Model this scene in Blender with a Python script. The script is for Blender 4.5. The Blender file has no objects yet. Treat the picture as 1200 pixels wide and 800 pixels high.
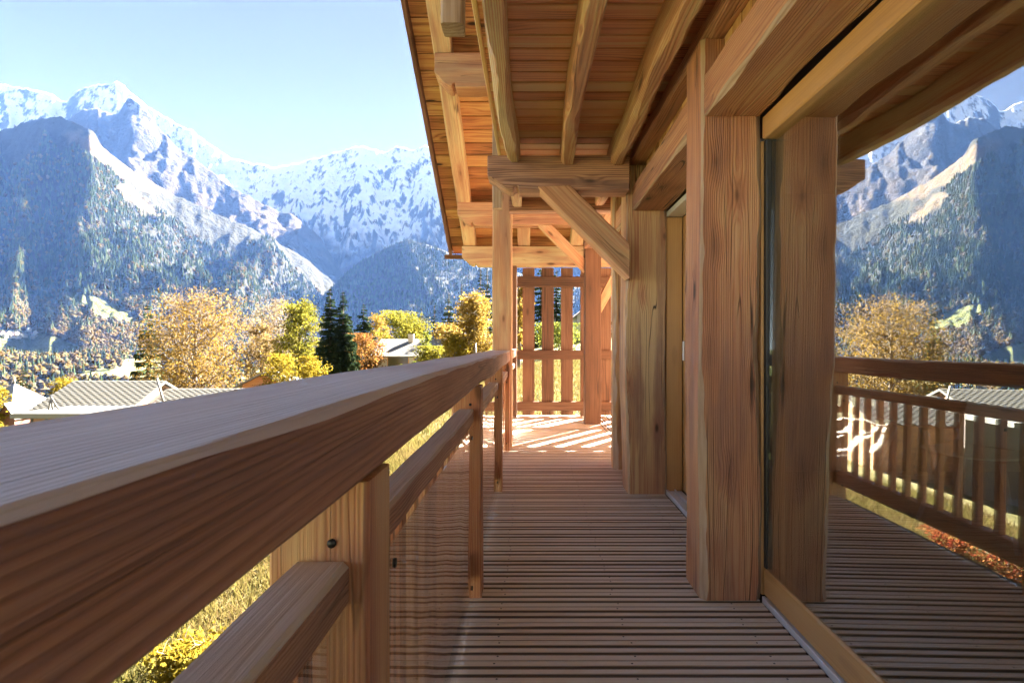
import bpy, math, random
import numpy as np
from mathutils import Vector, Matrix, noise as mn

random.seed(11)
rng = np.random.default_rng(11)
scene = bpy.context.scene
COL = scene.collection
R = math.radians
CAM_H = 1.1
F_PX = 660.0            # focal length in pixels of a 1200 px wide picture
HAZE_DENSITY = 0.000025

# ------------------------------------------------------------------ camera
cam_d = bpy.data.cameras.new("camera")
cam_d.sensor_width = 36.0
cam_d.lens = F_PX / 1200 * 36.0
cam_d.shift_x = -22 / 1200
cam_d.shift_y = 3 / 1200
cam_d.clip_start = 0.02
cam_d.clip_end = 60000
cam_d.dof.use_dof = True
cam_d.dof.focus_distance = 3.6
cam_d.dof.aperture_fstop = 14.0
cam = bpy.data.objects.new("camera", cam_d)
cam.location = (0, 0, CAM_H)
cam.rotation_euler = (R(90), 0, 0)
COL.objects.link(cam)
scene.camera = cam

# ------------------------------------------------------------------ light
SUN_EL, SUN_AZ = R(32), R(36)          # azimuth clockwise from +Y (the way the balcony runs)
world = bpy.data.worlds.new("World")
scene.world = world
world.use_nodes = True
wn = world.node_tree
wn.nodes.clear()
sky = wn.nodes.new("ShaderNodeTexSky")
sky.sky_type = 'NISHITA'
sky.sun_disc = False
sky.sun_elevation = SUN_EL
sky.sun_rotation = SUN_AZ
sky.altitude = 2500
sky.air_density = 0.06
sky.dust_density = 0.0
sky.ozone_density = 1.5
bg = wn.nodes.new("ShaderNodeBackground")
bg.inputs['Strength'].default_value = 0.05
wo = wn.nodes.new("ShaderNodeOutputWorld")
hs = wn.nodes.new("ShaderNodeHueSaturation")
hs.inputs['Saturation'].default_value = 0.18
wn.links.new(sky.outputs[0], hs.inputs['Color'])
wn.links.new(hs.outputs[0], bg.inputs[0])
wn.links.new(bg.outputs[0], wo.inputs[0])

sun_d = bpy.data.lights.new("sun", 'SUN')
sun_d.energy = 5.0
sun_d.angle = R(0.5)
sun_d.color = (1.0, 0.93, 0.82)
sun = bpy.data.objects.new("sun", sun_d)
sdir = Vector((math.cos(SUN_EL) * math.sin(SUN_AZ), math.cos(SUN_EL) * math.cos(SUN_AZ), math.sin(SUN_EL)))
sun.rotation_euler = sdir.to_track_quat('Z', 'Y').to_euler()
sun.location = (20, 30, 40)
COL.objects.link(sun)

scene.view_settings.view_transform = 'Standard'
scene.view_settings.look = 'None'
scene.view_settings.exposure = 4.7
scene.view_settings.gamma = 1.0
scene.render.engine = 'CYCLES'
cy = scene.cycles
cy.use_denoising = True
cy.max_bounces = 12
cy.diffuse_bounces = 8
cy.glossy_bounces = 5
cy.transparent_max_bounces = 24
cy.volume_bounces = 0
cy.sample_clamp_indirect = 6.0
cy.caustics_reflective = True
cy.caustics_refractive = False

# ------------------------------------------------------------------ object helpers
W = {}                                   # world matrix of every object built here


def place(o, M, parent=None):
    W[o.name] = M
    if parent is not None:
        o.parent = parent
        o.matrix_basis = W[parent.name].inverted() @ M
    else:
        o.matrix_basis = M
    return o


def tag(o, label=None, cat=None, group=None, kind=None):
    if label: o['label'] = label
    if cat: o['category'] = cat
    if group: o['group'] = group
    if kind: o['kind'] = kind
    return o


def empty(name, loc, label=None, cat=None, group=None, rz=0.0, parent=None):
    o = bpy.data.objects.new(name, None)
    o.empty_display_size = 0.2
    COL.objects.link(o)
    place(o, Matrix.Translation(loc) @ Matrix.Rotation(rz, 4, 'Z'), parent)
    return tag(o, label, cat, group)


def mesh_np(name, V, Fq, mats, smooth=False, mi=None):
    """mesh from vertex array and a list of face arrays (each N x k)"""
    me = bpy.data.meshes.new(name)
    V = np.asarray(V, dtype=np.float32)
    if not isinstance(Fq, (list, tuple)) or (len(Fq) and not hasattr(Fq[0], 'shape')):
        me.from_pydata([tuple(v) for v in V], [], [tuple(f) for f in Fq])
    else:
        tot = [np.full(len(f), f.shape[1], dtype=np.int32) for f in Fq]
        tot = np.concatenate(tot)
        idx = np.concatenate([f.reshape(-1) for f in Fq]).astype(np.int32)
        me.vertices.add(len(V)); me.vertices.foreach_set('co', V.reshape(-1))
        me.loops.add(len(idx)); me.loops.foreach_set('vertex_index', idx)
        me.polygons.add(len(tot))
        st = np.zeros(len(tot), dtype=np.int32); st[1:] = np.cumsum(tot)[:-1]
        me.polygons.foreach_set('loop_start', st)
        me.polygons.foreach_set('loop_total', tot)
    for m in (mats if isinstance(mats, (list, tuple)) else [mats]):
        if m: me.materials.append(m)
    if mi is not None:
        me.polygons.foreach_set('material_index', np.asarray(mi, dtype=np.int32))
    me.polygons.foreach_set('use_smooth', np.full(len(me.polygons), smooth, dtype=bool))
    me.update(calc_edges=True)
    return me


def link(name, me, M=None, parent=None):
    o = bpy.data.objects.new(name, me)
    COL.objects.link(o)
    return place(o, M or Matrix.Identity(4), parent)


def frame(p0, p1, up=(0, 0, 1)):
    p0, p1 = Vector(p0), Vector(p1)
    x = (p1 - p0).normalized()
    u = Vector(up)
    y = u.cross(x)
    if y.length < 1e-4:
        y = Vector((0, 1, 0)).cross(x)
    y.normalize()
    z = x.cross(y).normalized()
    M = Matrix((x, y, z)).transposed().to_4x4()
    M.translation = p0
    return M, (p1 - p0).length


def beam_mesh(name, L, w, h, mat, bev=0.006, wane=0.0, seg=1, seed=0, bow=0.0, sap=None, wob=0.055):
    """squared timber lying along local X from 0 to L; w along Y, h along Z, corners chamfered, wavy when waney"""
    rings = []
    n = max(1, seg)
    for i in range(n + 1):
        x = L * i / n
        c = []
        for k in range(4):
            b = bev
            if wane:
                t = mn.noise((x * 1.7, seed * 7.3 + k * 13.1, 3.1)) + 0.5 * mn.noise((x * 5.2, seed * 3.3 + k * 5.1, 9.7)) + 0.25 * mn.noise((x * 13.0, seed + k * 2.1, 1.7))
                b = bev + wane * max(0.0, 0.35 + 1.1 * t)
            c.append(min(b, 0.45 * min(w, h)))
        dy = dz = 0.0
        if bow:
            dy = bow * mn.noise((x * 0.9, seed * 2.2, 0.3)); dz = bow * mn.noise((x * 0.9, seed * 2.2, 7.3))
        ww, hh = w / 2, h / 2
        if wane:
            ww *= 1 + wob * (mn.noise((x * 1.3, seed * 1.9, 4.4)) + (0.8 * mn.noise((x * 5.1, seed * 1.9, 2.4)) if wob > 0.06 else 0.0)); hh *= 1 + 0.03 * mn.noise((x * 1.3, seed * 1.9, 8.4))
        a = [(-ww + c[0], -hh), (ww - c[1], -hh), (ww, -hh + c[1]), (ww, hh - c[2]), (ww - c[2], hh), (-ww + c[3], hh), (-ww, hh - c[3]), (-ww, -hh + c[0])]
        rings.append([(x, y + dy, z + dz) for y, z in a])
    V = [v for r in rings for v in r]
    Fc = []
    for i in range(n):
        for k in range(8):
            a, b = i * 8 + k, i * 8 + (k + 1) % 8
            Fc.append((a, b, b + 8, a + 8))
    Fc.append(tuple(range(7, -1, -1)))
    Fc.append(tuple(n * 8 + k for k in range(8)))
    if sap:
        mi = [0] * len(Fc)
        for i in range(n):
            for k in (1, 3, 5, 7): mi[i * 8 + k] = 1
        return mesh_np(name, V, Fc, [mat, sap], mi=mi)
    return mesh_np(name, V, Fc, mat)


_bs = [0]


def beam(name, p0, p1, w, h, mat, parent=None, up=(0, 0, 1), wane=0.0, seg=1, bev=0.006, bow=0.0, sap=None, wob=0.055):
    M, L = frame(p0, p1, up)
    _bs[0] += 1
    me = beam_mesh(name, L, w, h, mat, bev, wane, seg, _bs[0], bow, sap, wob)
    return link(name, me, M, parent)


def box(name, lo, hi, mat, parent=None, bev=0.004, axis='x'):
    """axis aligned block whose grain runs along axis"""
    lo, hi = Vector(lo), Vector(hi)
    c = (lo + hi) / 2
    d = hi - lo
    if axis == 'x':
        return beam(name, (lo.x, c.y, c.z), (hi.x, c.y, c.z), d.y, d.z, mat, parent, bev=bev)
    if axis == 'y':
        return beam(name, (c.x, lo.y, c.z), (c.x, hi.y, c.z), d.x, d.z, mat, parent, bev=bev)
    return beam(name, (c.x, c.y, lo.z), (c.x, c.y, hi.z), d.x, d.y, mat, parent, up=(0, 1, 0), bev=bev)


def post(name, lo, hi, mat, parent=None, wane=0.0, seg=1, bev=0.006, bow=0.0, sap=None):
    c = (Vector(lo) + Vector(hi)) / 2
    d = Vector(hi) - Vector(lo)
    return beam(name, (c.x, c.y, lo[2]), (c.x, c.y, hi[2]), d.x, d.y, mat, parent, up=(0, 1, 0), wane=wane, seg=seg, bev=bev, bow=bow, sap=sap)


def extrude(name, poly, axis_len, mat, M, parent=None, bev=0.0):
    """polygon in local X-Z, extruded along local +Y"""
    n = len(poly)
    V = [(x, 0, z) for x, z in poly] + [(x, axis_len, z) for x, z in poly]
    Fc = [tuple(range(n)), tuple(range(2 * n - 1, n - 1, -1))]
    for k in range(n):
        a, b = k, (k + 1) % n
        Fc.append((b, a, a + n, b + n))
    me = mesh_np(name, V, Fc, mat)
    return link(name, me, M, parent)


def tube_np(pts, rads, k=6):
    pts = [Vector(p) for p in pts]
    V, Fc = [], []
    n = len(pts)
    for i, p in enumerate(pts):
        d = (pts[min(i + 1, n - 1)] - pts[max(i - 1, 0)]).normalized()
        a = d.cross(Vector((0.31, 0.21, 0.92)))
        if a.length < 1e-3: a = d.cross(Vector((1, 0, 0)))
        a.normalize(); b = d.cross(a)
        for j in range(k):
            t = 2 * math.pi * j / k
            V.append(p + (a * math.cos(t) + b * math.sin(t)) * rads[i])
    for i in range(n - 1):
        for j in range(k):
            q = (j + 1) % k
            Fc.append((i * k + j, i * k + q, (i + 1) * k + q, (i + 1) * k + j))
    return V, Fc


def tube(name, pts, r, mat, parent=None, k=8, smooth=True):
    rads = r if isinstance(r, (list, tuple)) else [r] * len(pts)
    V, Fc = tube_np(pts, rads, k)
    n = len(pts)
    Fc.append(tuple(range(k - 1, -1, -1))); Fc.append(tuple((n - 1) * k + j for j in range(k)))
    me = mesh_np(name, V, Fc, mat, smooth)
    return link(name, me, None, parent)


# ------------------------------------------------------------------ material helpers
class NT:
    def __init__(s, name):
        s.m = bpy.data.materials.new(name)
        s.m.use_nodes = True
        s.t = s.m.node_tree
        s.t.nodes.clear()
        s.out = s.n('ShaderNodeOutputMaterial')

    def n(s, typ, **kw):
        nd = s.t.nodes.new(typ)
        for k, v in kw.items():
            setattr(nd, k, v)
        return nd

    def l(s, a, b):
        s.t.links.new(a, b)

    def put(s, sock, v):
        if hasattr(v, 'is_linked'):
            s.l(v, sock)
        elif v is not None:
            if isinstance(v, (tuple, list)) and len(v) == 3 and sock.type == 'RGBA':
                v = (*v, 1)
            sock.default_value = v

    def math(s, op, a, b=None, c=None, clamp=False):
        nd = s.n('ShaderNodeMath', operation=op)
        nd.use_clamp = clamp
        for i, v in enumerate((a, b, c)):
            if v is not None: s.put(nd.inputs[i], v)
        return nd.outputs[0]

    def vmath(s, op, a, b=None):
        nd = s.n('ShaderNodeVectorMath', operation=op)
        s.put(nd.inputs[0], a)
        if b is not None: s.put(nd.inputs[1], b)
        return nd.outputs['Value'] if op in ('LENGTH', 'DOT_PRODUCT') else nd.outputs[0]

    def noise(s, vec, scale, detail=2.0, rough=0.5, dist=0.0):
        nd = s.n('ShaderNodeTexNoise')
        s.put(nd.inputs['Vector'], vec)
        nd.inputs['Scale'].default_value = scale
        nd.inputs['Detail'].default_value = detail
        nd.inputs['Roughness'].default_value = rough
        nd.inputs['Distortion'].default_value = dist
        return nd.outputs['Fac']

    def ramp(s, fac, stops, interp='LINEAR'):
        nd = s.n('ShaderNodeValToRGB')
        nd.color_ramp.interpolation = interp
        e = nd.color_ramp.elements
        while len(e) < len(stops): e.new(0.5)
        for i, (p, c) in enumerate(stops):
            e[i].position = p
            e[i].color = (*c, 1) if len(c) == 3 else c
        s.put(nd.inputs[0], fac)
        return nd.outputs[0]

    def smooth(s, v, a, b):
        nd = s.n('ShaderNodeMapRange', interpolation_type='SMOOTHSTEP')
        s.put(nd.inputs[0], v)
        nd.inputs[1].default_value = a; nd.inputs[2].default_value = b
        nd.inputs[3].default_value = 0; nd.inputs[4].default_value = 1
        return nd.outputs[0]

    def mix(s, f, a, b, mode='MIX'):
        nd = s.n('ShaderNodeMix', data_type='RGBA', blend_type=mode)
        s.put(nd.inputs[0], f)
        s.put(nd.inputs[6], a); s.put(nd.inputs[7], b)
        return nd.outputs[2]

    def obj(s):
        return s.n('ShaderNodeTexCoord').outputs['Object']

    def geo(s, k):
        return s.n('ShaderNodeNewGeometry').outputs[k]

    def sep(s, v):
        nd = s.n('ShaderNodeSeparateXYZ'); s.put(nd.inputs[0], v); return nd.outputs

    def comb(s, x, y, z):
        nd = s.n('ShaderNodeCombineXYZ')
        for i, v in enumerate((x, y, z)): s.put(nd.inputs[i], v)
        return nd.outputs[0]

    def bump(s, h, strength=0.3, dist=0.01):
        nd = s.n('ShaderNodeBump')
        nd.inputs['Strength'].default_value = strength
        nd.inputs['Distance'].default_value = dist
        s.put(nd.inputs['Height'], h)
        return nd.outputs[0]

    def principled(s, col, rough=0.6, bump=None, metal=0.0, spec=0.5):
        nd = s.n('ShaderNodeBsdfPrincipled')
        s.put(nd.inputs['Base Color'], col)
        s.put(nd.inputs['Roughness'], rough)
        nd.inputs['Metallic'].default_value = metal
        nd.inputs['Specular IOR Level'].default_value = spec
        if bump is not None: s.l(bump, nd.inputs['Normal'])
        s.l(nd.outputs[0], s.out.inputs[0])
        return nd


def wood(name, dark, mid, light, ring_mm=14, knots=0.6, weather=0.0, grey=(0.36, 0.33, 0.31), rough=0.62, var=0.35, bump=0.5, groove=False, contrast=1.0, crack=0.0, grime=0.0, kscale=(1.6, 5.5, 5.5), streak=28.0, warpk=22.0):
    t = NT(name)
    p0 = t.obj()
    rnd = t.n('ShaderNodeObjectInfo').outputs['Random']
    offs = t.comb(t.math('MULTIPLY', rnd, 37.7), t.math('MULTIPLY', rnd, 91.3), t.math('MULTIPLY', rnd, 53.9))
    p = t.vmath('ADD', p0, offs)
    warp = t.noise(t.vmath('MULTIPLY', p, (0.9, 4.5, 4.5)), 1.0, 2.0, 0.5)
    # knots
    vor = t.n('ShaderNodeTexVoronoi', feature='F1', distance='EUCLIDEAN')
    t.put(vor.inputs['Vector'], t.vmath('MULTIPLY', p, kscale))
    vor.inputs['Scale'].default_value = 1.0
    kd = vor.outputs['Distance']
    kn = t.smooth(kd, 0.40, 0.04)
    core = t.math('MULTIPLY', t.smooth(kd, 0.15, 0.07), knots)
    # growth rings round a pith outside the piece
    q = t.sep(p0)
    r2 = t.math('FRACT', t.math('MULTIPLY', rnd, 17.3))
    yy = t.math('ADD', q[1], t.math('MULTIPLY', t.math('SUBTRACT', rnd, 0.5), 0.16))
    zz = t.math('ADD', q[2], t.math('ADD', t.math('MULTIPLY', r2, 0.12), 0.03))
    rad = t.math('SQRT', t.math('ADD', t.math('MULTIPLY', yy, yy), t.math('MULTIPLY', zz, zz)))
    ph = t.math('ADD', t.math('MULTIPLY', rad, 6.2832 / (ring_mm / 1000.0)), t.math('MULTIPLY', warp, warpk))
    strk = t.noise(t.vmath('MULTIPLY', p, (0.7, streak, streak)), 1.0, 3.0, 0.6)
    ph = t.math('ADD', ph, t.math('MULTIPLY', kn, 11.0 * knots))
    ph = t.math('ADD', ph, t.math('MULTIPLY', strk, 9.0))
    ring = t.math('ADD', t.math('MULTIPLY', t.math('SINE', ph), 0.5), 0.5)
    ring = t.math('POWER', ring, 1.8)
    fib = t.noise(t.vmath('MULTIPLY', p, (3.0, 130.0, 130.0)), 1.0, 3.0, 0.6)
    fine = t.noise(t.vmath('MULTIPLY', p, (9.0, 520.0, 520.0)), 1.0, 2.0, 0.6)
    fib = t.math('ADD', t.math('MULTIPLY', fib, 0.55), t.math('MULTIPLY', fine, 0.45))
    blot = t.noise(t.vmath('MULTIPLY', p, (1.1, 4.0, 4.0)), 1.0, 3.0, 0.55)
    ringv = t.math('MULTIPLY', ring, t.math('ADD', t.math('MULTIPLY', t.smooth(warp, 0.35, 0.65), 0.8), 0.25))
    tone = t.math('ADD', t.math('MULTIPLY', ringv, -0.30 * contrast), t.math('MULTIPLY', fib, 0.50 * contrast))
    tone = t.math('ADD', tone, t.math('MULTIPLY', strk, 0.50 * contrast))
    tone = t.math('ADD', tone, t.math('MULTIPLY', blot, 0.60))
    tone = t.math('SUBTRACT', tone, 0.50 * contrast - 0.32)
    tone = t.math('ADD', tone, t.math('MULTIPLY', t.math('SUBTRACT', rnd, 0.5), var))
    tone = t.math('SUBTRACT', tone, t.math('MULTIPLY', kn, 0.22 * knots))
    col = t.ramp(tone, [(0.12, dark), (0.47, mid), (0.82, light)])
    if grime:
        # greyed, purplish weathering in long patches
        gr = t.math('MULTIPLY', t.smooth(t.noise(t.vmath('MULTIPLY', p, (0.9, 7.0, 7.0)), 1.0, 4.0, 0.6), 0.46, 0.66), grime)
        col = t.mix(gr, col, t.mix(fib, (dark[0] * 1.1, dark[1] * 1.15, dark[2] * 1.5), (mid[0] * 0.85, mid[1] * 0.95, mid[2] * 1.25)))
    col = t.mix(core, col, tuple(c * 0.45 for c in dark))
    hgt = t.math('ADD', t.math('MULTIPLY', ring, -0.5), fib)
    if crack:
        cz = t.noise(t.vmath('MULTIPLY', p, (0.55, 16.0, 16.0)), 1.0, 1.0, 0.4)
        ck = t.math('SUBTRACT', 1.0, t.smooth(t.math('ABSOLUTE', t.math('SUBTRACT', cz, 0.5)), 0.0, 0.012))
        ck = t.math('MULTIPLY', ck, t.smooth(blot, 0.46, 0.56))
        col = t.mix(t.math('MULTIPLY', ck, crack), col, tuple(c * 0.2 for c in dark))
        hgt = t.math('SUBTRACT', hgt, t.math('MULTIPLY', ck, 1.5))
    if groove:
        # dirt settled in the grooves of the deck boards
        g = t.smooth(q[2], -0.0015, -0.0045)
        col = t.mix(t.math('MULTIPLY', g, 0.93), col, tuple(c * 0.75 for c in dark))
    if weather:
        nz = t.sep(t.geo('Normal'))[2]
        wv = t.math('MULTIPLY', t.smooth(nz, 0.35, 0.85), weather)
        if groove: wv = t.math('MULTIPLY', wv, t.math('SUBTRACT', 1.0, t.math('MULTIPLY', g, 0.95)))
        wv = t.math('MULTIPLY', wv, t.math('ADD', t.math('MULTIPLY', t.smooth(blot, 0.3, 0.65), 0.35), 0.65))
        gcol = t.mix(t.math('MULTIPLY', t.math('ADD', t.math('MULTIPLY', strk, 0.9), t.math('MULTIPLY', fib, 0.5)), 0.75), tuple(min(1, c * 1.25) for c in grey), tuple(c * 0.6 for c in grey))
        col = t.mix(wv, col, gcol)
    b = t.bump(hgt, bump, 0.004)
    t.principled(col, rough, b, spec=0.4)
    return t.m


def plain(name, col, rough=0.5, metal=0.0, nscale=8.0, amount=0.25, bump=0.0, spec=0.5):
    t = NT(name)
    p = t.obj()
    n1 = t.noise(p, nscale, 4.0, 0.6)
    c = t.mix(n1, tuple(max(0, v * (1 - amount)) for v in col), tuple(min(1, v * (1 + amount)) for v in col))
    b = t.bump(n1, bump, 0.01) if bump else None
    t.principled(c, rough, b, metal, spec)
    return t.m


def leafmat(name, cols, trans=0.45, var=1.0):
    t = NT(name)
    at = t.n('ShaderNodeAttribute', attribute_name='tint').outputs['Fac']
    k = len(cols)
    c = t.ramp(at, [(i / max(1, k - 1), cc) for i, cc in enumerate(cols)])
    d = t.n('ShaderNodeBsdfDiffuse'); t.put(d.inputs[0], c)
    tr = t.n('ShaderNodeBsdfTranslucent'); t.put(tr.inputs[0], c)
    mx = t.n('ShaderNodeMixShader'); mx.inputs[0].default_value = trans
    t.l(d.outputs[0], mx.inputs[1]); t.l(tr.outputs[0], mx.inputs[2])
    t.l(mx.outputs[0], t.out.inputs[0])
    return t.m


def glassmat(name, f0, tint, wave=0.0, wscale=2.0, wdist=0.02, refl=(1, 1, 1)):
    """clear sheet: mirror reflection growing towards grazing angles (Schlick) over straight transmission"""
    t = NT(name)
    c = t.math('ABSOLUTE', t.vmath('DOT_PRODUCT', t.geo('Incoming'), t.geo('True Normal')))
    fr = t.math('ADD', f0, t.math('MULTIPLY', t.math('POWER', t.math('SUBTRACT', 1.0, c), 5.0), 1.0 - f0), clamp=True)
    tr = t.n('ShaderNodeBsdfTransparent'); t.put(tr.inputs[0], tint)
    gl = t.n('ShaderNodeBsdfGlossy'); gl.inputs['Roughness'].default_value = 0.0
    t.put(gl.inputs[0], refl)
    if wave:
        nz = t.noise(t.obj(), wscale, 1.0, 0.4)
        b = t.bump(nz, wave, wdist)
        t.l(b, gl.inputs['Normal'])
    mx = t.n('ShaderNodeMixShader')
    t.l(fr, mx.inputs[0]); t.l(tr.outputs[0], mx.inputs[1]); t.l(gl.outputs[0], mx.inputs[2])
    t.l(mx.outputs[0], t.out.inputs[0])
    return t.m


M_POST = wood('old_timber', (0.136, 0.063, 0.038), (0.464, 0.198, 0.103), (0.640, 0.441, 0.235), kscale=(2.6, 6.5, 6.5), warpk=30, streak=46, contrast=0.9, ring_mm=9, knots=1.0, grime=0.75, crack=1.0, bump=0.7)
M_BEAM = wood('beam_timber', (0.152, 0.072, 0.044), (0.530, 0.245, 0.131), (0.640, 0.525, 0.293), grime=0.5, ring_mm=10, knots=0.8, crack=0.5, bump=0.6)
M_CROSS = wood('dark_beam_timber', (0.089, 0.048, 0.034), (0.303, 0.150, 0.100), (0.640, 0.363, 0.230), grime=0.8, kscale=(2.6, 6.5, 6.5), warpk=34, ring_mm=12, knots=0.7, crack=0.5, bump=0.6, contrast=1.2)
M_BRACE = wood('brace_timber', (0.205, 0.093, 0.048), (0.552, 0.267, 0.139), (0.640, 0.495, 0.280), grime=0.55, kscale=(2.2, 6.0, 6.0), warpk=30, ring_mm=11, knots=0.7, crack=0.5)
M_SOFFIT = wood('soffit_larch', (0.233, 0.090, 0.037), (0.660, 0.299, 0.121), (0.660, 0.506, 0.232), ring_mm=10, knots=0.9, var=0.30, bump=0.2, contrast=0.8)
M_ROOFB = wood('roof_plank', (0.104, 0.043, 0.020), (0.469, 0.195, 0.071), (0.640, 0.389, 0.141), ring_mm=16, knots=1.0, var=0.5, bump=0.4, contrast=1.1)
M_DECK = wood('deck_larch', (0.110, 0.064, 0.041), (0.580, 0.416, 0.275), (0.680, 0.562, 0.418), ring_mm=9, knots=0.5, var=0.4, weather=0.85, grey=(0.76, 0.67, 0.57), groove=True, bump=0.35)
M_RAIL = wood('rail_timber', (0.121, 0.056, 0.037), (0.396, 0.174, 0.099), (0.679, 0.391, 0.218), grime=0.7, streak=85, contrast=0.7, warpk=20, ring_mm=5, knots=0.6, weather=0.95, grey=(0.74, 0.66, 0.57), bump=0.6, crack=0.4)
M_RAILPOST = wood('rail_post_timber', (0.142, 0.055, 0.030), (0.520, 0.199, 0.093), (0.640, 0.414, 0.209), grime=0.5, streak=60, warpk=30, ring_mm=7, knots=0.7, crack=0.5)
M_SCREEN = wood('screen_larch', (0.051, 0.025, 0.015), (0.145, 0.066, 0.035), (0.238, 0.123, 0.070), ring_mm=12, knots=0.5, var=0.2)
M_HONEY = wood('honey_pine', (0.28, 0.13, 0.045), (0.50, 0.27, 0.10), (0.62, 0.38, 0.17), ring_mm=10, knots=0.15, var=0.15, bump=0.12, rough=0.42, contrast=0.6)
M_CLAD = wood('cladding_larch', (0.16, 0.07, 0.025), (0.40, 0.20, 0.075), (0.58, 0.34, 0.15), ring_mm=10, knots=0.4, var=0.5, bump=0.2)
M_OUTWALL = wood('outer_wall_planks', (0.090, 0.046, 0.026), (0.288, 0.154, 0.082), (0.504, 0.288, 0.162), ring_mm=14, knots=0.5)
M_FASCIA = wood('verge_board_wood', (0.03, 0.014, 0.010), (0.10, 0.042, 0.025), (0.2, 0.1, 0.06), ring_mm=14)
M_SAP = wood('peeled_skylit_sapwood', (0.22, 0.13, 0.075), (0.40, 0.26, 0.16), (0.58, 0.44, 0.32), ring_mm=20, knots=0.3, var=0.2, bump=0.5, grime=0.3)  # peeled sapwood, partly paler to paint in skylight glancing on waney edges
M_DARK = plain('dark_backing', (0.012, 0.008, 0.006), 0.9)
M_ALU = plain('aluminium', (0.72, 0.73, 0.75), 0.38, 0.25, 30, 0.1)
M_STEEL = plain('dark_steel', (0.05, 0.05, 0.055), 0.45, 0.8, 40, 0.3)
M_GASKET = plain('gasket_rubber', (0.02, 0.02, 0.02), 0.5)
M_GLASS = glassmat('window_glass', 0.41, (0.80, 0.86, 0.84))
M_ACRYL = glassmat('acrylic_sheet', 0.10, (0.93, 0.94, 0.95), wave=0.22, wscale=3.0, wdist=0.02)
M_PLASTER = plain('white_plaster', (0.55, 0.53, 0.49), 0.85, 0, 3, 0.08, 0.1)
M_INNER = wood('inner_floor_oak', (0.10, 0.06, 0.035), (0.22, 0.14, 0.085), (0.32, 0.21, 0.13), ring_mm=12, knots=0.3, rough=0.4)
M_INWALL = plain('inner_wall', (0.30, 0.25, 0.20), 0.9, 0, 2, 0.1)


def VX(px, d):
    return (px - 622) / F_PX * d


def VZ(py, d):
    return CAM_H + (403 - py) / F_PX * d


# ================================================================== DECK
def deck_profile_mesh(name, L, wd, th, mat, grooves=True):
    """deck board along local X, two worn grooves along its top (top at z = 0)"""
    g = 0.007
    h = wd / 2
    if grooves:
        a = [(-h, -th), (h, -th), (h, -0.003), (h - 0.003, 0)]
        for c in (0.0235, -0.0235):
            a += [(c + 0.0125, 0), (c + 0.010, -g), (c - 0.010, -g), (c - 0.0125, 0)]
        a += [(-h + 0.003, 0), (-h, -0.003)]
    else:
        a = [(-h, -th), (h, -th), (h, -0.003), (h - 0.003, 0), (-h + 0.003, 0), (-h, -0.003)]
    n = len(a)
    V = [(0, y, z) for y, z in a] + [(L, y, z) for y, z in a]
    Fc = [(k, (k + 1) % n, (k + 1) % n + n, k + n) for k in range(n)]
    Fc += [tuple(range(n - 1, -1, -1)), tuple(range(n, 2 * n))]
    return mesh_np(name, V, Fc, mat)


DECK_X0, DECK_X1, DECK_Y1 = -0.262, 0.985, 8.70
deck = box('deck', (-0.36, -2.2, -0.24), (3.3, 8.72, -0.036), M_DARK)
tag(deck, kind='structure')
deck['label'] = 'wooden balcony deck of grooved larch boards'
me_b = deck_profile_mesh('deck_board', 1.0, 0.1283, 0.028, M_DECK)
y = -2.0
k = 0
while y < DECK_Y1 - 0.05:
    x1 = DECK_X1 if y < 5.05 else 0.955
    o = link('deck_board', me_b, Matrix.Translation((DECK_X0, y, random.uniform(-0.0012, 0.0008))) @ Matrix.Diagonal((x1 - DECK_X0, 1, 1, 1)), deck)
    y += 0.1343
    k += 1
P, Q = [], []
yy = -2.0
while yy < DECK_Y1 - 0.05:
    for xs in (-0.12, 0.36, 0.84):
        for dy in (-0.045, 0.045):
            xx, b = xs + random.uniform(-.012, .012), len(P)
            for j in range(6):
                P.append((xx + 0.0042 * math.cos(j * 1.047), yy + dy + 0.0042 * math.sin(j * 1.047), 0.0013))
            Q.append(tuple(range(b, b + 6)))
    yy += 0.1343
tag(link('deck_screws', mesh_np('deck_screws', P, Q, M_STEEL), None, deck), kind='stuff')
# terrace behind the house corner: boards laid the other way
x = 1.03
while x < 3.2:
    link('deck_board', me_b, Matrix.Translation((x, 5.16, random.uniform(-0.001, 0.0005))) @ Matrix.Rotation(R(90), 4, 'Z') @ Matrix.Diagonal((3.52, 1, 1, 1)), deck)
    x += 0.1343

# ================================================================== RAILING
rail = empty('balcony_railing', (-0.3, 2, 0), 'weathered timber balcony railing with broad handrail, clear panels and thin balusters', 'railing')
PY = [-1.02, 0.743, 2.44, 4.21, 5.80]           # front faces of the posts
for i, py in enumerate(PY):
    rp = post('rail_post', (-0.345, py, -0.2), (-0.215, py + 0.118, 0.918), M_RAILPOST, rail, wane=0.006, seg=14, bev=0.004)
    if py > 0:
        tube('bolt', [(-0.262, py + 0.002, 0.838), (-0.262, py - 0.004, 0.838)], 0.006, M_STEEL, rp, k=10)
beam('handrail', (-0.33, -2.2, 0.974), (-0.33, 5.975, 0.974), 0.225, 0.112, M_RAIL, rail, wane=0.009, seg=70, bev=0.006, bow=0.008)
beam('handrail', (-0.33, 6.21, 0.974), (-0.33, 8.53, 0.974), 0.225, 0.112, M_RAIL, rail, wane=0.009, seg=10)
ends = [-2.2] + PY + [8.53]
me_bal = beam_mesh('baluster', 0.56, 0.036, 0.036, M_RAILPOST, 0.004)
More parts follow.
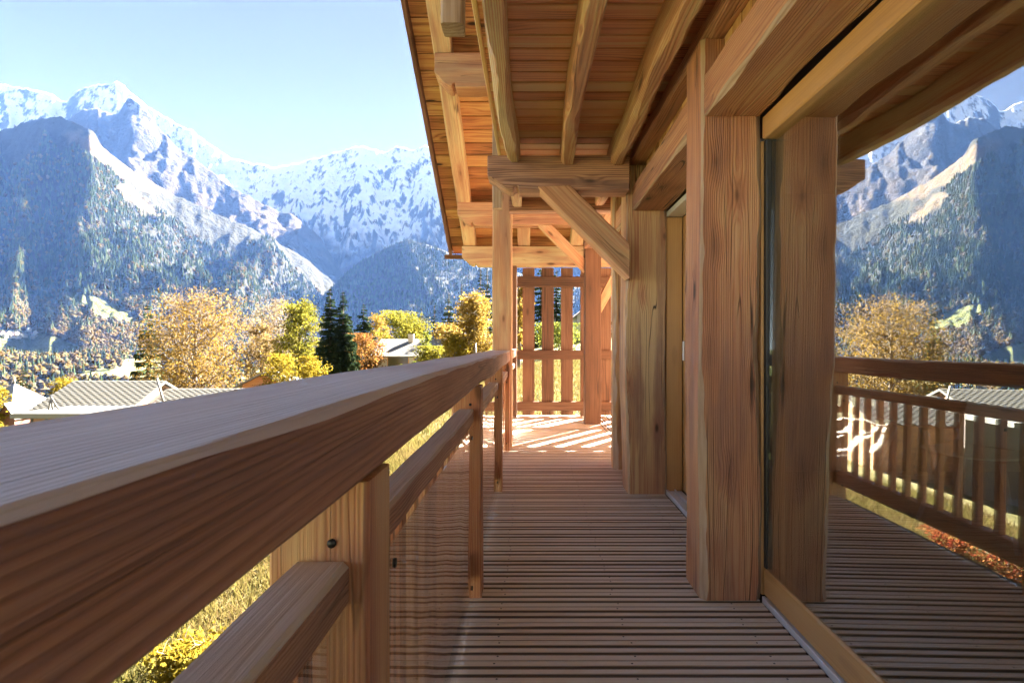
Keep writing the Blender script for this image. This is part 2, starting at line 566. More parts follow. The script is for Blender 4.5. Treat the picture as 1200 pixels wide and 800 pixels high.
for i in range(len(ends) - 1):
    a = ends[i] + (0.12 if i else 0.0)
    b = ends[i + 1]
    if i == 4:
        pass
    if i == len(ends) - 2:
        a = max(a, 6.0)
    beam('lower_rail', (-0.276, a + 0.002, 0.786), (-0.276, b - 0.002, 0.786), 0.072, 0.058, M_RAIL, rail, wane=0.004, seg=40, bev=0.004, bow=0.006, wob=0.20)
    beam('bottom_rail', (-0.29, a + 0.002, 0.14), (-0.29, b - 0.002, 0.14), 0.06, 0.105, M_RAILPOST, rail, bev=0.005)
    n = max(1, int((b - a) / 0.131))
    for j in range(n):
        yy = a + (j + 0.5) * (b - a) / n
        Mb = Matrix.Translation((-0.285, yy, 0.1945)) @ Matrix.Rotation(R(-90), 4, 'Y')
        link('baluster', me_bal, Mb, rail)
    pn = box('acrylic_panel', (-0.2465, a + 0.008, 0.006), (-0.2425, b - 0.008, 0.752), M_ACRYL, rail, bev=0.0008, axis='y')
    for yy in (a + 0.13, b - 0.13):
        for zz in (0.10, 0.715):
            tube('bolt', [(-0.2425, yy, zz), (-0.2375, yy, zz)], 0.0085, M_STEEL, pn, k=10)

# ================================================================== HOUSE
house = empty('chalet', (2.5, 2, 0), 'timber chalet with rough posts, exposed joists, large glass doors and an overhanging plank roof', 'house')

# ---- posts along the glass front
POSTS = [(0.726, 2.42, 0.990, 2.66), (0.702, 4.13, 0.992, 4.40), (0.722, 4.94, 0.985, 5.10)]
for (x0, y0, x1, y1) in POSTS:
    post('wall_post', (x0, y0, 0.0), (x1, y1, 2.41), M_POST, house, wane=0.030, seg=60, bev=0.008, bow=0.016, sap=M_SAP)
# ---- headers over the openings
for (a, b) in ((-0.7, 2.418), (2.662, 4.128), (4.402, 4.938)):
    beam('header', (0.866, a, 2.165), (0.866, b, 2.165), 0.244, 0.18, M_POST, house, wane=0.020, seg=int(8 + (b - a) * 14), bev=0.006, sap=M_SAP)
# ---- wall plate and further one over the terrace
beam('wall_plate', (0.868, -0.7, 2.457), (0.868, 7.74, 2.457), 0.262, 0.092, M_BEAM, house, wane=0.026, seg=90, bev=0.006, bow=0.02)
# ---- upright cladding between header and plate
clad = box('cladding', (0.86, -0.7, 2.257), (0.93, 4.94, 2.409), M_DARK, house, axis='y')
me_c = beam_mesh('cladding_board', 0.148, 0.020, 0.092, M_CLAD, 0.002)
y = -0.62
while y < 4.9:
    if not (2.36 < y < 2.72 or 4.08 < y < 4.46):
        Mb = Matrix.Translation((0.838 + random.uniform(-0.003, 0.003), y, 2.259)) @ Matrix.Rotation(R(-90), 4, 'Y') @ Matrix.Rotation(R(90), 4, 'X')
        link('cladding_board', me_c, Mb, clad)
    y += 0.096
# ---- joists under the upper floor
for (x0, x1) in ((-0.174, -0.088), (0.203, 0.292), (0.578, 0.668)):
    beam('joist', ((x0 + x1) / 2, -0.7, 2.462), ((x0 + x1) / 2, 5.2, 2.462), x1 - x0, 0.172, M_BEAM, house, wane=0.026, seg=90, bev=0.006, bow=0.03)
# ---- soffit of the upper floor: boards laid across the joists
soff = box('soffit', (-0.222, -0.7, 2.578), (0.99, 5.20, 2.66), M_DARK, house, axis='y')
me_s = beam_mesh('soffit_board', 1.0, 0.1115, 0.022, M_SOFFIT, 0.006)
y = -0.64
while y < 5.15:
    link('soffit_board', me_s, Matrix.Translation((-0.228, y, 2.5625 + random.uniform(-0.001, 0.001))) @ Matrix.Diagonal((1.22, 1, 1, 1)), soff)
    y += 0.1196
box('edge_board', (-0.252, -0.7, 2.546), (-0.229, 5.2, 2.74), M_SOFFIT, house, axis='y')
beam('end_beam', (-0.20, 5.28, 2.43), (0.98, 5.28, 2.43), 0.14, 0.20, M_CROSS, house, wane=0.012, seg=12)
# ---- ends of the upper balcony's posts
for y0 in (2.10, 4.96):
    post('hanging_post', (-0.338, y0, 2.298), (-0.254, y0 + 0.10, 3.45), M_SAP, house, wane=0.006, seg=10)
box('upper_rail', (-0.36, -0.7, 3.40), (-0.24, 5.2, 3.50), M_RAIL, house, axis='y')


def ogee_beam(name, x0, x1, y0, y1, z0, z1, mat, carve=True):
    """timber along X whose free left end is cut with a notch and a hollow curve"""
    h = z1 - z0
    cl = min(0.22, 1.1 * h)
    poly = [(x0, z1), (x0, z0 + 0.42 * h)]
    for i in range(1, 7):
        s = i / 6
        poly.append((x0 + cl * (0.10 + 0.72 * s), z0 + 0.42 * h * (1 - math.sin(s * math.pi / 2) ** 1.0) * 0.92 + 0.02 * h))
    poly += [(x0 + cl * 0.86, z0 + 0.10 * h), (x0 + cl * 0.98, z0 + 0.12 * h), (x0 + cl, z0)]
    n = 24
    for i in range(1, n):
        xx = x0 + cl + (x1 - x0 - cl) * i / n
        poly.append((xx, z0 + 0.012 * mn.noise((xx * 4, y0, 2))))
    poly += [(x1, z0), (x1, z1)]
    poly = [(a - x0, b - (z0 + z1) / 2) for a, b in poly]
    o = extrude(name, poly, y1 - y0, mat, Matrix.Translation((x0, y0, (z0 + z1) / 2)), house)
    bv = o.modifiers.new('bevel', 'BEVEL'); bv.width = 0.006; bv.segments = 1; bv.limit_method = 'ANGLE'; bv.angle_limit = R(40)
    return o


ogee_beam('cross_beam', -0.307, 0.70, 3.98, 4.19, 2.19, 2.432, M_CROSS)
# brace from the wall post up to the cross beam (cut square at the post, level at the beam)
poly = [(0.048, 2.205), (0.275, 2.213), (0.697, 1.80), (0.697, 1.56)]
bz = [(x - 0.37, z - 1.9) for x, z in poly]


def brace(name, pts, y0, dep, mat, parent):
    """sloping timber: pts run round its side face (x, z); local X follows the slope so the grain does too"""
    c0 = Vector(((pts[0][0] + pts[1][0]) / 2, y0, (pts[0][1] + pts[1][1]) / 2))
    c1 = Vector(((pts[2][0] + pts[3][0]) / 2, y0, (pts[2][1] + pts[3][1]) / 2))
    M, L = frame(c0, c1, (0, -1, 0))
    Mi = M.inverted()
    V = [Mi @ Vector((x, yy, z)) for yy in (y0, y0 + dep) for x, z in pts]
    n = len(pts)
    Fc = [tuple(range(n)), tuple(range(2 * n - 1, n - 1, -1))] + [((k + 1) % n, k, k + n, (k + 1) % n + n) for k in range(n)]
    me = mesh_np(name, V, Fc, mat)
    o = link(name, me, M, parent)
    bv = o.modifiers.new('bevel', 'BEVEL'); bv.width = 0.006; bv.segments = 1
    return o


brace('brace', poly, 3.945, 0.205, M_BRACE, house)
box('bracket', (0.60, 4.30, 1.80), (0.70, 4.36, 1.87), M_STEEL, house)

# ---- purlins with carved ends
ogee_beam('purlin', -1.01, 3.6, 5.9, 6.15, 3.79, 4.15, M_BEAM)
ogee_beam('purlin', -1.01, 3.6, 7.75, 7.98, 2.74, 3.05, M_BEAM)
ogee_beam('purlin', -1.04, 3.6, 8.50, 8.72, 2.283, 2.575, M_BEAM)
# ---- roof: rafters, planks, covering, verge board and gutter
RS, RH = 0.6, CAM_H + 6.6                     # slope, height of the rafters' underside at y = 0


def rz(y): return RH - RS * y


cs = 1 / math.sqrt(1 + RS * RS)
for x0 in (-1.02, -0.196, 0.60, 1.40, 2.20, 3.0):
    off = Vector((0, RS * cs, cs)) * 0.095
    p0 = Vector((x0 + 0.092, -1.0, rz(-1.0))) + off
    p1 = Vector((x0 + 0.092, 8.78, rz(8.78))) + off
    beam('rafter', p0, p1, 0.185, 0.19, M_BEAM, house, wane=0.012, seg=40, up=(0, 0, 1))
nrm = Vector((0, RS * cs, cs))


def slab(name, x0, x1, ya, yb, lo, hi, mat, parent):
    """sheet parallel to the roof between heights lo..hi above the rafters' underside (measured square to it)"""
    p0 = Vector((0, ya, rz(ya))); p1 = Vector((0, yb, rz(yb)))
    c = nrm * ((lo + hi) / 2) + Vector(((x0 + x1) / 2, 0, 0))
    return beam(name, p0 + c, p1 + c, x1 - x0, hi - lo, mat, parent, bev=0.003)


roof = slab('roof', -1.24, 3.8, -1.0, 8.86, 0.219, 0.30, plain('roof_covering', (0.10, 0.09, 0.085), 0.8, 0, 6, 0.4, 0.3), house)
me_r = beam_mesh('roof_plank', 5.03, 0.1865, 0.024, M_ROOFB, 0.006)
yy = 8.80
while yy > 0.0:
    c = Vector((-1.235, yy, rz(yy))) + nrm * 0.205
    Mx = Matrix.Translation(c) @ Matrix((Vector((1, 0, 0)), Vector((0, cs, -RS * cs)), nrm)).transposed().to_4x4()
    link('roof_plank', me_r, Mx, roof)
    yy -= 0.196 * cs
slab('verge_board', -1.285, -1.243, -1.0, 8.86, 0.10, 0.32, M_FASCIA, roof)
g = []
for i in range(9):
    a = math.pi * (i / 8)
    g.append((-math.cos(a) * 0.06, -math.sin(a) * 0.06))
for i in range(8, -1, -1):
    a = math.pi * (i / 8)
    g.append((-math.cos(a) * 0.055, -math.sin(a) * 0.055 + 0.002))
Mg = Matrix.Translation((-1.36, 8.94, rz(8.94) + 0.17)) @ Matrix.Rotation(R(-90), 4, 'Z')
extrude('gutter', g, 5.2, plain('gutter_copper', (0.16, 0.075, 0.04), 0.5, 0.6), Mg, roof)

# ---- tall post by the railing and post near the screen
post('tall_post', (-0.41, 5.98, -0.2), (-0.20, 6.20, 3.79), M_BRACE, house, wane=0.010, seg=30)
sp = post('terrace_post', (0.742, 7.72, 0.0), (0.968, 7.95, 2.738), M_SCREEN, house, wane=0.008, seg=24)
brace('brace', [(0.10, 2.74), (0.29, 2.74), (0.745, 2.28), (0.745, 2.09)], 7.76, 0.16, M_BRACE, house)
brace('brace', [(1.66, 2.74), (1.47, 2.74), (0.965, 1.78), (0.965, 1.52)], 7.76, 0.16, M_BRACE, house)
post('terrace_post', (3.05, 7.72, 0.0), (3.27, 7.95, 2.738), M_SCREEN, house, wane=0.008, seg=20)

# ---- glass doors
XG = 1.020
d1 = box('door_head', (0.992, -2.4, 1.975), (1.10, 2.41, 2.073), M_HONEY, house, axis='y', bev=0.006)
box('door_stile', (0.996, 2.432, 0.02), (1.10, 2.51, 1.974), M_HONEY, d1, axis='z')
box('door_bottom', (0.998, -2.4, 0.026), (1.058, 2.41, 0.140), M_HONEY, d1, axis='y', bev=0.006)
box('gasket', (1.004, 2.400, 0.141), (1.030, 2.430, 1.973), M_GASKET, d1, axis='z')
box('door_track', (0.990, -2.4, -0.006), (1.004, 2.41, 0.0225), M_ALU, d1, axis='y', bev=0.002)
box('door_track', (1.008, -2.4, -0.006), (1.05, 2.41, 0.0175), M_ALU, d1, axis='y', bev=0.002)
tilt = 0.010
gp = beam('glass_pane', (XG, -2.39, 1.057), (XG, 2.399, 1.057), 0.006, 1.86, M_GLASS, d1, bev=0.0005, up=(math.sin(tilt), 0, math.cos(tilt)))

d2 = box('door_head', (1.0, 2.67, 2.035), (1.118, 4.148, 2.073), M_ALU, house, axis='y', bev=0.003)
box('door_jamb', (1.0, 4.15, 0.0), (1.118, 4.36, 2.03), M_HONEY, d2, axis='z')
box('door_stile', (1.120, 4.06, 0.03), (1.175, 4.148, 2.03), M_HONEY, d2, axis='z', bev=0.006)
box('door_bottom', (1.120, 2.67, 0.03), (1.175, 4.058, 0.16), M_HONEY, d2, axis='y', bev=0.006)
box('door_rail', (1.120, 2.67, 1.91), (1.175, 4.058, 2.03), M_HONEY, d2, axis='y', bev=0.006)
for (xa, xb, zt) in ((0.994, 1.012, 0.030), (1.015, 1.055, 0.020), (1.058, 1.068, 0.032), (1.071, 1.112, 0.020)):
    box('door_track', (xa, 2.67, -0.006), (xb, 4.148, zt), M_ALU, d2, axis='y', bev=0.002)
box('gasket', (1.138, 4.040, 0.162), (1.152, 4.057, 1.908), M_ALU, d2, axis='z')
box('glass_pane', (1.142, 2.68, 0.162), (1.148, 4.039, 1.908), M_GLASS, d2, axis='y', bev=0.0005)
box('door_handle', (1.106, 4.09, 0.98), (1.119, 4.115, 1.12), M_ALU, d2, axis='z')

# ---- solid walls, inner room
box('infill_wall', (0.998, 4.405, 0.0), (1.15, 4.936, 2.07), M_HONEY, house, axis='z')
box('wall', (1.18, 4.955, 0.0), (7.4, 5.10, 2.60), M_OUTWALL, house, axis='x')
box('wall', (7.41, -7.0, 0.0), (7.55, 5.10, 2.60), M_OUTWALL, house, axis='y')
box('wall', (0.99, -7.0, -2.9), (1.14, -2.41, 2.60), M_OUTWALL, house, axis='y')
box('wall', (1.15, -7.0, 0.0), (7.40, -6.85, 2.60), M_OUTWALL, house, axis='x')
box('lower_wall', (1.0, -2.40, -3.4), (7.4, 5.0, -0.23), M_PLASTER, house, axis='x')
box('gable_wall', (1.0, 4.99, 2.605), (7.4, 5.14, 4.55), M_OUTWALL, house, axis='x')
box('upper_wall', (1.0, -7.0, 2.67), (1.12, 4.98, 4.5), M_OUTWALL, house, axis='y')
inr = box('room_floor', (1.18, -6.8, -0.10), (7.38, 4.94, -0.002), M_INNER, house, axis='x')
box('room_ceiling', (1.15, -6.8, 2.40), (7.38, 4.94, 2.50), M_INWALL, house, axis='x')
box('room_wall', (7.30, -6.8, 0.0), (7.395, 4.94, 2.395), M_INWALL, house, axis='y')
box('room_wall', (1.115, 4.86, 0.0), (7.29, 4.95, 2.395), M_INWALL, house, axis='x')

# ================================================================== SCREEN
scr = empty('slatted_screen', (1.2, 8.6, 0), 'reddish timber screen of upright slats and three rails at the end of the balcony', 'screen')
post('screen_post', (-0.30, 8.50, 0.0), (-0.212, 8.66, 2.28), M_SCREEN, scr, wane=0.004, seg=8)
post('screen_post', (0.762, 8.605, 0.0), (0.850, 8.68, 2.28), M_SCREEN, scr)
for (z0, z1) in ((1.965, 2.125), (0.865, 1.005), (0.085, 0.225)):
    beam('screen_rail', (-0.209, 8.575, (z0 + z1) / 2), (3.2, 8.575, (z0 + z1) / 2), 0.055, z1 - z0, M_SCREEN, scr, wane=0.006, seg=20, up=(0, 0, 1))
me_sl = beam_mesh('slat', 2.24, 0.182, 0.026, M_SCREEN, 0.003)
for k in range(12):
    xc = -0.034 + 0.293 * k
    if abs(xc - 0.806) < 0.14:
        continue
    Mx = Matrix.Translation((xc, 8.618, 0.02)) @ Matrix.Rotation(R(-90), 4, 'Y') @ Matrix.Rotation(R(90), 4, 'X')
    link('slat', me_sl, Mx, scr)
# ================================================================== LAND
def smooth01(t):
    t = max(0.0, min(1.0, t))
    return t * t * (3 - 2 * t)


def ground_z(x, y):
    """height of the land: a meadow that climbs ahead and falls to the left, then the valley"""
    near = -2.75 + 0.055 * y + (0.20 if x < 0 else 0.10) * x
    if x > 0: near -= 0.0
    if y < 0: near = -2.75 + 0.02 * y + 0.2 * x
    if x > 30: near = near - 0.1 * (x - 30)
    near += 0.25 * mn.noise((x * 0.09, y * 0.09, 5.0)) * min(1, max(0, (math.hypot(x, y) - 6) / 15))
    r = math.hypot(x, y)
    if r < 70: return max(near, -60)
    n2 = max(near, -60)
    t = smooth01((r - 70) / 330)
    v = -95 + 12 * mn.noise((x * 0.004, y * 0.004, 1.0))
    z = n2 * (1 - t) + v * t
    t2 = smooth01((r - 750) / 700)
    z = z * (1 - t2) + (-22 + 10 * mn.noise((x * 0.003, y * 0.003, 4.0))) * t2
    return z


def grassmat():
    t = NT('meadow_grass')
    p = t.obj()
    a = t.noise(p, 0.35, 4, 0.6)
    b = t.noise(p, 3.0, 4, 0.65)
    c = t.noise(p, 0.02, 3, 0.5)
    col = t.ramp(t.math('ADD', t.math('MULTIPLY', a, 0.55), t.math('MULTIPLY', b, 0.45)), [(0.34, (0.06, 0.06, 0.022)), (0.48, (0.14, 0.125, 0.05)), (0.62, (0.25, 0.21, 0.12))])
    col = t.mix(t.smooth(c, 0.45, 0.6), col, (0.065, 0.075, 0.028))
    t.principled(col, 0.95, t.bump(b, 0.6, 0.05), spec=0.1)
    return t.m


M_GRASS = grassmat()
NA, radii = 180, [0.0] + list(np.geomspace(1.5, 14000, 96))
V = [(0, 0, ground_z(0, 0))]
for r in radii[1:]:
    for j in range(NA):
        a = 2 * math.pi * j / NA
        x, y = r * math.sin(a), r * math.cos(a)
        V.append((x, y, ground_z(x, y)))
Fc = [(0, 1 + (j + 1) % NA, 1 + j) for j in range(NA)]
for i in range(len(radii) - 2):
    for j in range(NA):
        a, b = 1 + i * NA + j, 1 + i * NA + (j + 1) % NA
        Fc.append((a, b, b + NA, a + NA))
ground = link('ground', mesh_np('ground', V, Fc, M_GRASS, True))
tag(ground, kind='structure')


# ------------------------------------------------------------------ mountains
def interp(pts, x):
    return float(np.interp(x, [p[0] for p in pts], [p[1] for p in pts]))


def crest_of(pts, px, j=2.0, seed=0.0):
    return interp(pts, px) + j * (mn.noise((px * 0.06, seed, 0)) + 0.6 * mn.noise((px * 0.17, seed, 2)) + 0.4 * mn.noise((px * 0.4, seed, 4)))


class Mountain:
    """a massif whose crest runs at depth yc; its front falls to depth y0, cut by spurs and gullies"""
    def __init__(s, name, crest, yc, y0, z0, prof, amp, fs, seed, mat, jag, px0=-260, px1=760, nu=300, nv=130, lean=0.0, back=0.5, ev=0.8):
        s.ev = ev
        yc = yc if callable(yc) else (lambda px, v=yc: v)
        s.crest, s.yc, s.y0, s.z0, s.prof, s.amp, s.fs, s.seed, s.jag, s.lean = crest, yc, y0, z0, prof, amp, fs, seed, jag, lean
        V = []
        for i in range(nu + 1):
            px = px0 + (px1 - px0) * i / nu
            for k in range(nv + 1):
                t = k / nv
                V.append(s.at(px, t))
            zc = V[-1][2]
            for q in (0.35, 1.0):
                Y = s.yc(px); yb = Y + (Y - s.y0) * back * q
                V.append(((px - 622) / F_PX * Y * (1 + 0.1 * q), yb, zc - (zc - s.z0) * q * 0.9))
        m = nv + 3
        Fq = []
        for i in range(nu):
            a = i * m + np.arange(m - 1)
            Fq.append(np.stack([a, a + m, a + m + 1, a + 1], 1))
        me = mesh_np(name, V, [np.concatenate(Fq)], mat, True)
        s.o = link(name, me)
        tag(s.o, kind='structure')

    def at(s, px, t):
        Y = s.yc(px)
        y = s.y0 + (Y - s.y0) * t
        xc = (px + s.lean * (1 - t) - 622) / F_PX * Y          # gullies lean sideways as they fall
        zc = CAM_H + (403 - crest_of(s.crest, px, s.jag, s.seed)) / F_PX * Y
        z = s.z0 + (zc - s.z0) * (t ** s.prof)
        X = xc * s.fs
        n = mn.ridged_multi_fractal((X + 0.15 * mn.noise((X * 2, t * 2, s.seed)), t * 1.1, s.seed), 0.9, 2.1, 6, 0.9, 2.0)
        n2 = mn.fractal((X * 3.1, t * 4.0, s.seed + 5), 0.8, 2.1, 5)
        env = math.sin(math.pi * min(1, t ** s.ev)) ** 0.8 if t < 1 else 0.0
        x = (px - 622) / F_PX * y
        d1 = mn.ridged_multi_fractal((x * s.fs * 4.5, y * s.fs * 2.6, s.seed + 9), 0.85, 2.1, 6, 0.9, 2.0) - 1.1
        h = s.amp * (env * ((n - 1.15) * 0.55 + n2 * 0.35) + 0.13 * d1 * min(1.0, env + 0.12))
        return (x, y, z + h)


def mountmat(name, snow_lo=None, snow_hi=None, rock=(0.085, 0.08, 0.08), turf=(0.09, 0.07, 0.04), forest=(0.022, 0.022, 0.016), tree_z=900, turf_z=1400, meadow=0.0, scale=0.004, snow_cut=0.44, snow_var=1.2):
    t = NT(name)
    P = t.geo('Position')
    zz = t.sep(P)[2]
    nz = t.sep(t.geo('Normal'))[2]
    n1 = t.noise(P, scale, 6, 0.6)
    n2 = t.noise(P, scale * 6, 5, 0.65)
    n3 = t.noise(t.vmath('MULTIPLY', P, (1, 1, 0.3)), scale * 5, 8, 0.72)
    rk = t.mix(n2, tuple(c * 0.5 for c in rock), tuple(c * 1.5 for c in rock))
    tf = t.mix(n2, tuple(c * 0.65 for c in turf), tuple(c * 1.5 for c in turf))
    fo = t.mix(n2, tuple(c * 0.6 for c in forest), tuple(c * 1.7 for c in forest))
    zj = t.math('ADD', zz, t.math('MULTIPLY', t.math('SUBTRACT', n1, 0.5), 700.0))
    c = t.mix(t.smooth(zj, tree_z - 120, tree_z + 120), fo, tf)
    if meadow:
        c = t.mix(t.math('MULTIPLY', t.smooth(n1, 0.56, 0.62), meadow), c, tf)
    md = t.n('ShaderNodeAttribute', attribute_name='meadow').outputs['Fac']
    c = t.mix(md, c, t.mix(t.smooth(zz, 150, 350), (0.085, 0.095, 0.035, 1), tf))
    rockf = t.math('MULTIPLY', t.smooth(zj, turf_z - 200, turf_z + 250), t.smooth(t.math('ADD', n3, t.math('MULTIPLY', nz, -0.3)), 0.16, 0.36))
    c = t.mix(rockf, c, rk)
    if snow_lo:
        s = t.smooth(zj, snow_lo, snow_hi)
        st = t.smooth(t.math('ADD', nz, t.math('MULTIPLY', t.math('SUBTRACT', n3, 0.5), snow_var)), snow_cut, snow_cut + 0.14)
        c = t.mix(t.math('MULTIPLY', s, st), c, (0.80, 0.82, 0.86))
    b = t.bump(t.math('ADD', n2, n3), 0.9, 30.0)
    t.principled(c, 0.95, b, spec=0.1)
    return t.m


A_CREST = [(-260, 178), (-100, 165), (0, 153), (25, 145), (50, 138), (72, 136), (88, 144), (110, 154), (120, 172), (150, 196), (200, 226), (240, 243), (280, 262), (300, 270), (340, 293), (365, 308), (390, 330), (420, 352), (460, 385), (500, 402), (560, 412), (660, 416), (760, 420)]
B_CREST = [(-260, 200), (0, 170), (60, 152), (85, 137), (97, 128), (115, 127), (130, 135), (138, 131), (150, 113), (165, 121), (185, 148), (205, 170), (240, 195), (275, 222), (310, 240), (345, 254), (375, 277), (400, 318), (430, 350), (500, 390), (760, 410)]
C_CREST = [(-260, 112), (-100, 96), (-40, 92), (0, 97), (20, 103), (55, 108), (72, 117), (78, 120), (85, 112), (100, 102), (125, 98), (137, 95), (145, 100), (160, 114), (185, 134), (215, 149), (245, 168), (270, 184), (290, 189), (320, 196), (345, 193), (370, 185), (400, 176), (425, 171), (440, 175), (452, 178), (465, 171), (480, 175), (500, 171), (520, 180), (560, 165), (620, 190), (700, 170), (760, 180)]
D_CREST = [(-260, 420), (300, 410), (360, 370), (380, 345), (400, 325), (420, 307), (450, 292), (470, 283), (480, 281), (495, 285), (520, 293), (545, 305), (560, 312), (600, 318), (650, 330), (720, 345), (760, 350)]
yA = lambda px: interp([(-260, 3500), (0, 2900), (105, 2500), (200, 2900), (400, 3300), (760, 3400)], px)
mA = Mountain('forest_mountain', A_CREST, yA, 1250, -40, 1.35, 330, 0.0021, 3.3, mountmat('forest_slope', None, None, tree_z=1600, turf_z=1800, turf=(0.075, 0.056, 0.036)), 2.2, nu=420, nv=210, lean=60, ev=1.6)
def meadow_share(px, py):
    def el(cx, cy, rx, ry, sl=0.0):
        dx, dy = px - cx, py - cy
        return ((dx) / rx) ** 2 + ((dy - sl * dx) / ry) ** 2
    m = min(el(140, 190, 58, 15, 0.55), el(120, 362, 44, 11, 0.35), el(30, 404, 66, 16, 0.12), el(162, 236, 24, 10, 0.7))
    return smooth01((1.25 - m) / 0.5)


me = mA.o.data
co = np.empty(len(me.vertices) * 3, dtype=np.float32); me.vertices.foreach_get('co', co); co = co.reshape(-1, 3)
msh = [meadow_share(622 + c[0] / c[1] * F_PX + 13 * mn.fractal((c[0] * 0.012, c[1] * 0.012, c[2] * 0.012), 0.8, 2.1, 4), 403 - (c[2] - CAM_H) / c[1] * F_PX + 9 * mn.fractal((c[0] * 0.012, c[1] * 0.012, 5), 0.8, 2.1, 4)) for c in co]
at = me.attributes.new('meadow', 'FLOAT', 'POINT'); at.data.foreach_set('value', np.array(msh, dtype=np.float32))
mB = Mountain('rocky_mountain', B_CREST, 3900, 2600, -100, 1.15, 330, 0.0016, 8.1, mountmat('rock_slope', 1450, 2050, rock=(0.042, 0.040, 0.040), tree_z=650, turf_z=1050, turf=(0.055, 0.042, 0.030)), 2.5, nu=420, nv=190, lean=90)
mC = Mountain('snow_range', C_CREST, 5000, 3600, 160, 1.2, 380, 0.0019, 1.7, mountmat('snow_slope', 600, 1050, rock=(0.05, 0.05, 0.055), tree_z=240, turf_z=400, scale=0.004, snow_cut=0.36, snow_var=1.0), 2.5, nu=460, nv=200, lean=40)
mD = Mountain('wooded_hill', D_CREST, 3100, 2100, -120, 0.9, 110, 0.003, 5.9, mountmat('hill_slope', None, None, tree_z=900, turf_z=1600), 1.2, px0=280, px1=760, nu=160, nv=70)


# ------------------------------------------------------------------ forests on the slopes
def conifer_lo(k=5):
    V, Fq = [], []
    for (z0, z1, r) in ((0.08, 0.62, 0.21), (0.38, 1.0, 0.14)):
        b = len(V)
        for j in range(k):
            a = 2 * math.pi * j / k
            V.append((math.cos(a) * r, math.sin(a) * r, z0 + 0.05 * (j % 2)))
        V.append((0, 0, z1))
        for j in range(k): Fq.append((b + j, b + (j + 1) % k, b + k))
    return np.array(V), np.array(Fq)


def leafy_lo():
    V, Fq = [], []
    rings = [(0.10, 0.10), (0.30, 0.36), (0.62, 0.40), (0.88, 0.22)]
    k = 6
    for i, (z, r) in enumerate(rings):
        for j in range(k):
            a = 2 * math.pi * (j + 0.5 * i) / k
            rr = r * (0.8 + 0.4 * ((j * 7 + i * 3) % 5) / 4)
            V.append((math.cos(a) * rr, math.sin(a) * rr, z + 0.06 * ((j * 3 + i) % 3 - 1)))
    V.append((0, 0, 1.0))
    for i in range(3):
        for j in range(k):
            a, b = i * k + j, i * k + (j + 1) % k
            Fq += [(a, b, b + k), (a, b + k, a + k)]
    for j in range(k): Fq.append((3 * k + j, 3 * k + (j + 1) % k, 4 * k))
    return np.array(V), np.array(Fq)


def scatter(name, pts, proto, hgt, wid, mat, tint):
    Vp, Fp = proto
    N = len(pts)
    a = rng.random(N) * 6.283
    ca, sa = np.cos(a)[:, None], np.sin(a)[:, None]
    jit = 1 + 0.30 * (rng.random((N, len(Vp), 3)) - 0.5)
    x = Vp[None, :, 0] * wid[:, None] * jit[:, :, 0]; yv = Vp[None, :, 1] * wid[:, None] * jit[:, :, 1]
    X = pts[:, 0:1] + x * ca - yv * sa
    Y = pts[:, 1:2] + x * sa + yv * ca
    Z = pts[:, 2:3] + Vp[None, :, 2] * hgt[:, None] * (1 + 0.1 * (jit[:, :, 2] - 1)) - 0.04 * hgt[:, None]
    V = np.stack([X, Y, Z], 2).reshape(-1, 3)
    Fq = (Fp[None] + (np.arange(N) * len(Vp))[:, None, None]).reshape(-1, 3)
    me = mesh_np(name, V, [Fq], mat, False)
    at = me.attributes.new('tint', 'FLOAT', 'POINT')
    at.data.foreach_set('value', np.repeat(tint, len(Vp)).astype(np.float32))
    o = link(name, me)
    return tag(o, kind='stuff')


M_FCON = leafmat('far_conifers', [(0.018, 0.030, 0.016), (0.035, 0.050, 0.022), (0.055, 0.062, 0.028)], 0.15)
M_FLEAF = leafmat('far_autumn_trees', [(0.045, 0.03, 0.013), (0.085, 0.055, 0.018), (0.12, 0.08, 0.026), (0.075, 0.065, 0.025), (0.11, 0.085, 0.055)], 0.35)


def meadow_mask(px, py):
    return meadow_share(px, py) > 0.5


con, lea = [], []
tries = 0
rs = random.Random(5)
while len(con) + len(lea) < 46000 and tries < 180000:
    tries += 1
    px = rs.uniform(-120, 560); t = rs.random() ** 1.15 * 0.9
    x, y, z = mA.at(px, t)
    py = 403 - (z - CAM_H) / y * F_PX
    lim = 980 + 200 * mn.noise((x * 0.002, y * 0.002, 3))
    if z > lim and rs.random() > 0.06: continue
    if meadow_mask(px, py): continue
    if mn.noise((x*0.0018, y*0.0018, 21.0)) > 0.55: continue
    clump = mn.noise((x * 0.006, y * 0.006, 9.0)) + 0.5 * mn.noise((x * 0.02, y * 0.02, 2.0))
    pl = 0.10 + 0.75 * smooth01((260 - z) / 300) + 0.35 * clump
    if z > 300: pl = 0.10 + 0.30 * max(0, clump)
    (lea if rs.random() < pl else con).append((x, y, z))
con, lea = np.array(con), np.array(lea)
scatter('conifer_forest', con, conifer_lo(), rng.uniform(15, 31, len(con)), rng.uniform(16, 25, len(con)), M_FCON, rng.random(len(con)))
scatter('autumn_forest', lea, leafy_lo(), rng.uniform(11, 21, len(lea)), rng.uniform(12, 20, len(lea)), M_FLEAF, rng.random(len(lea)))
pts = []
rs = random.Random(6)
for i in range(9000):
    px = rs.uniform(330, 700); t = rs.random() * 0.99
    p = mD.at(px, t)
    if mn.noise((p[0] * 0.004, p[1] * 0.004, 7)) > 0.42: continue
    pts.append(p)
pts = np.array(pts)
scatter('hill_forest', pts, conifer_lo(), rng.uniform(15, 30, len(pts)), rng.uniform(16, 26, len(pts)), M_FCON, rng.random(len(pts)))
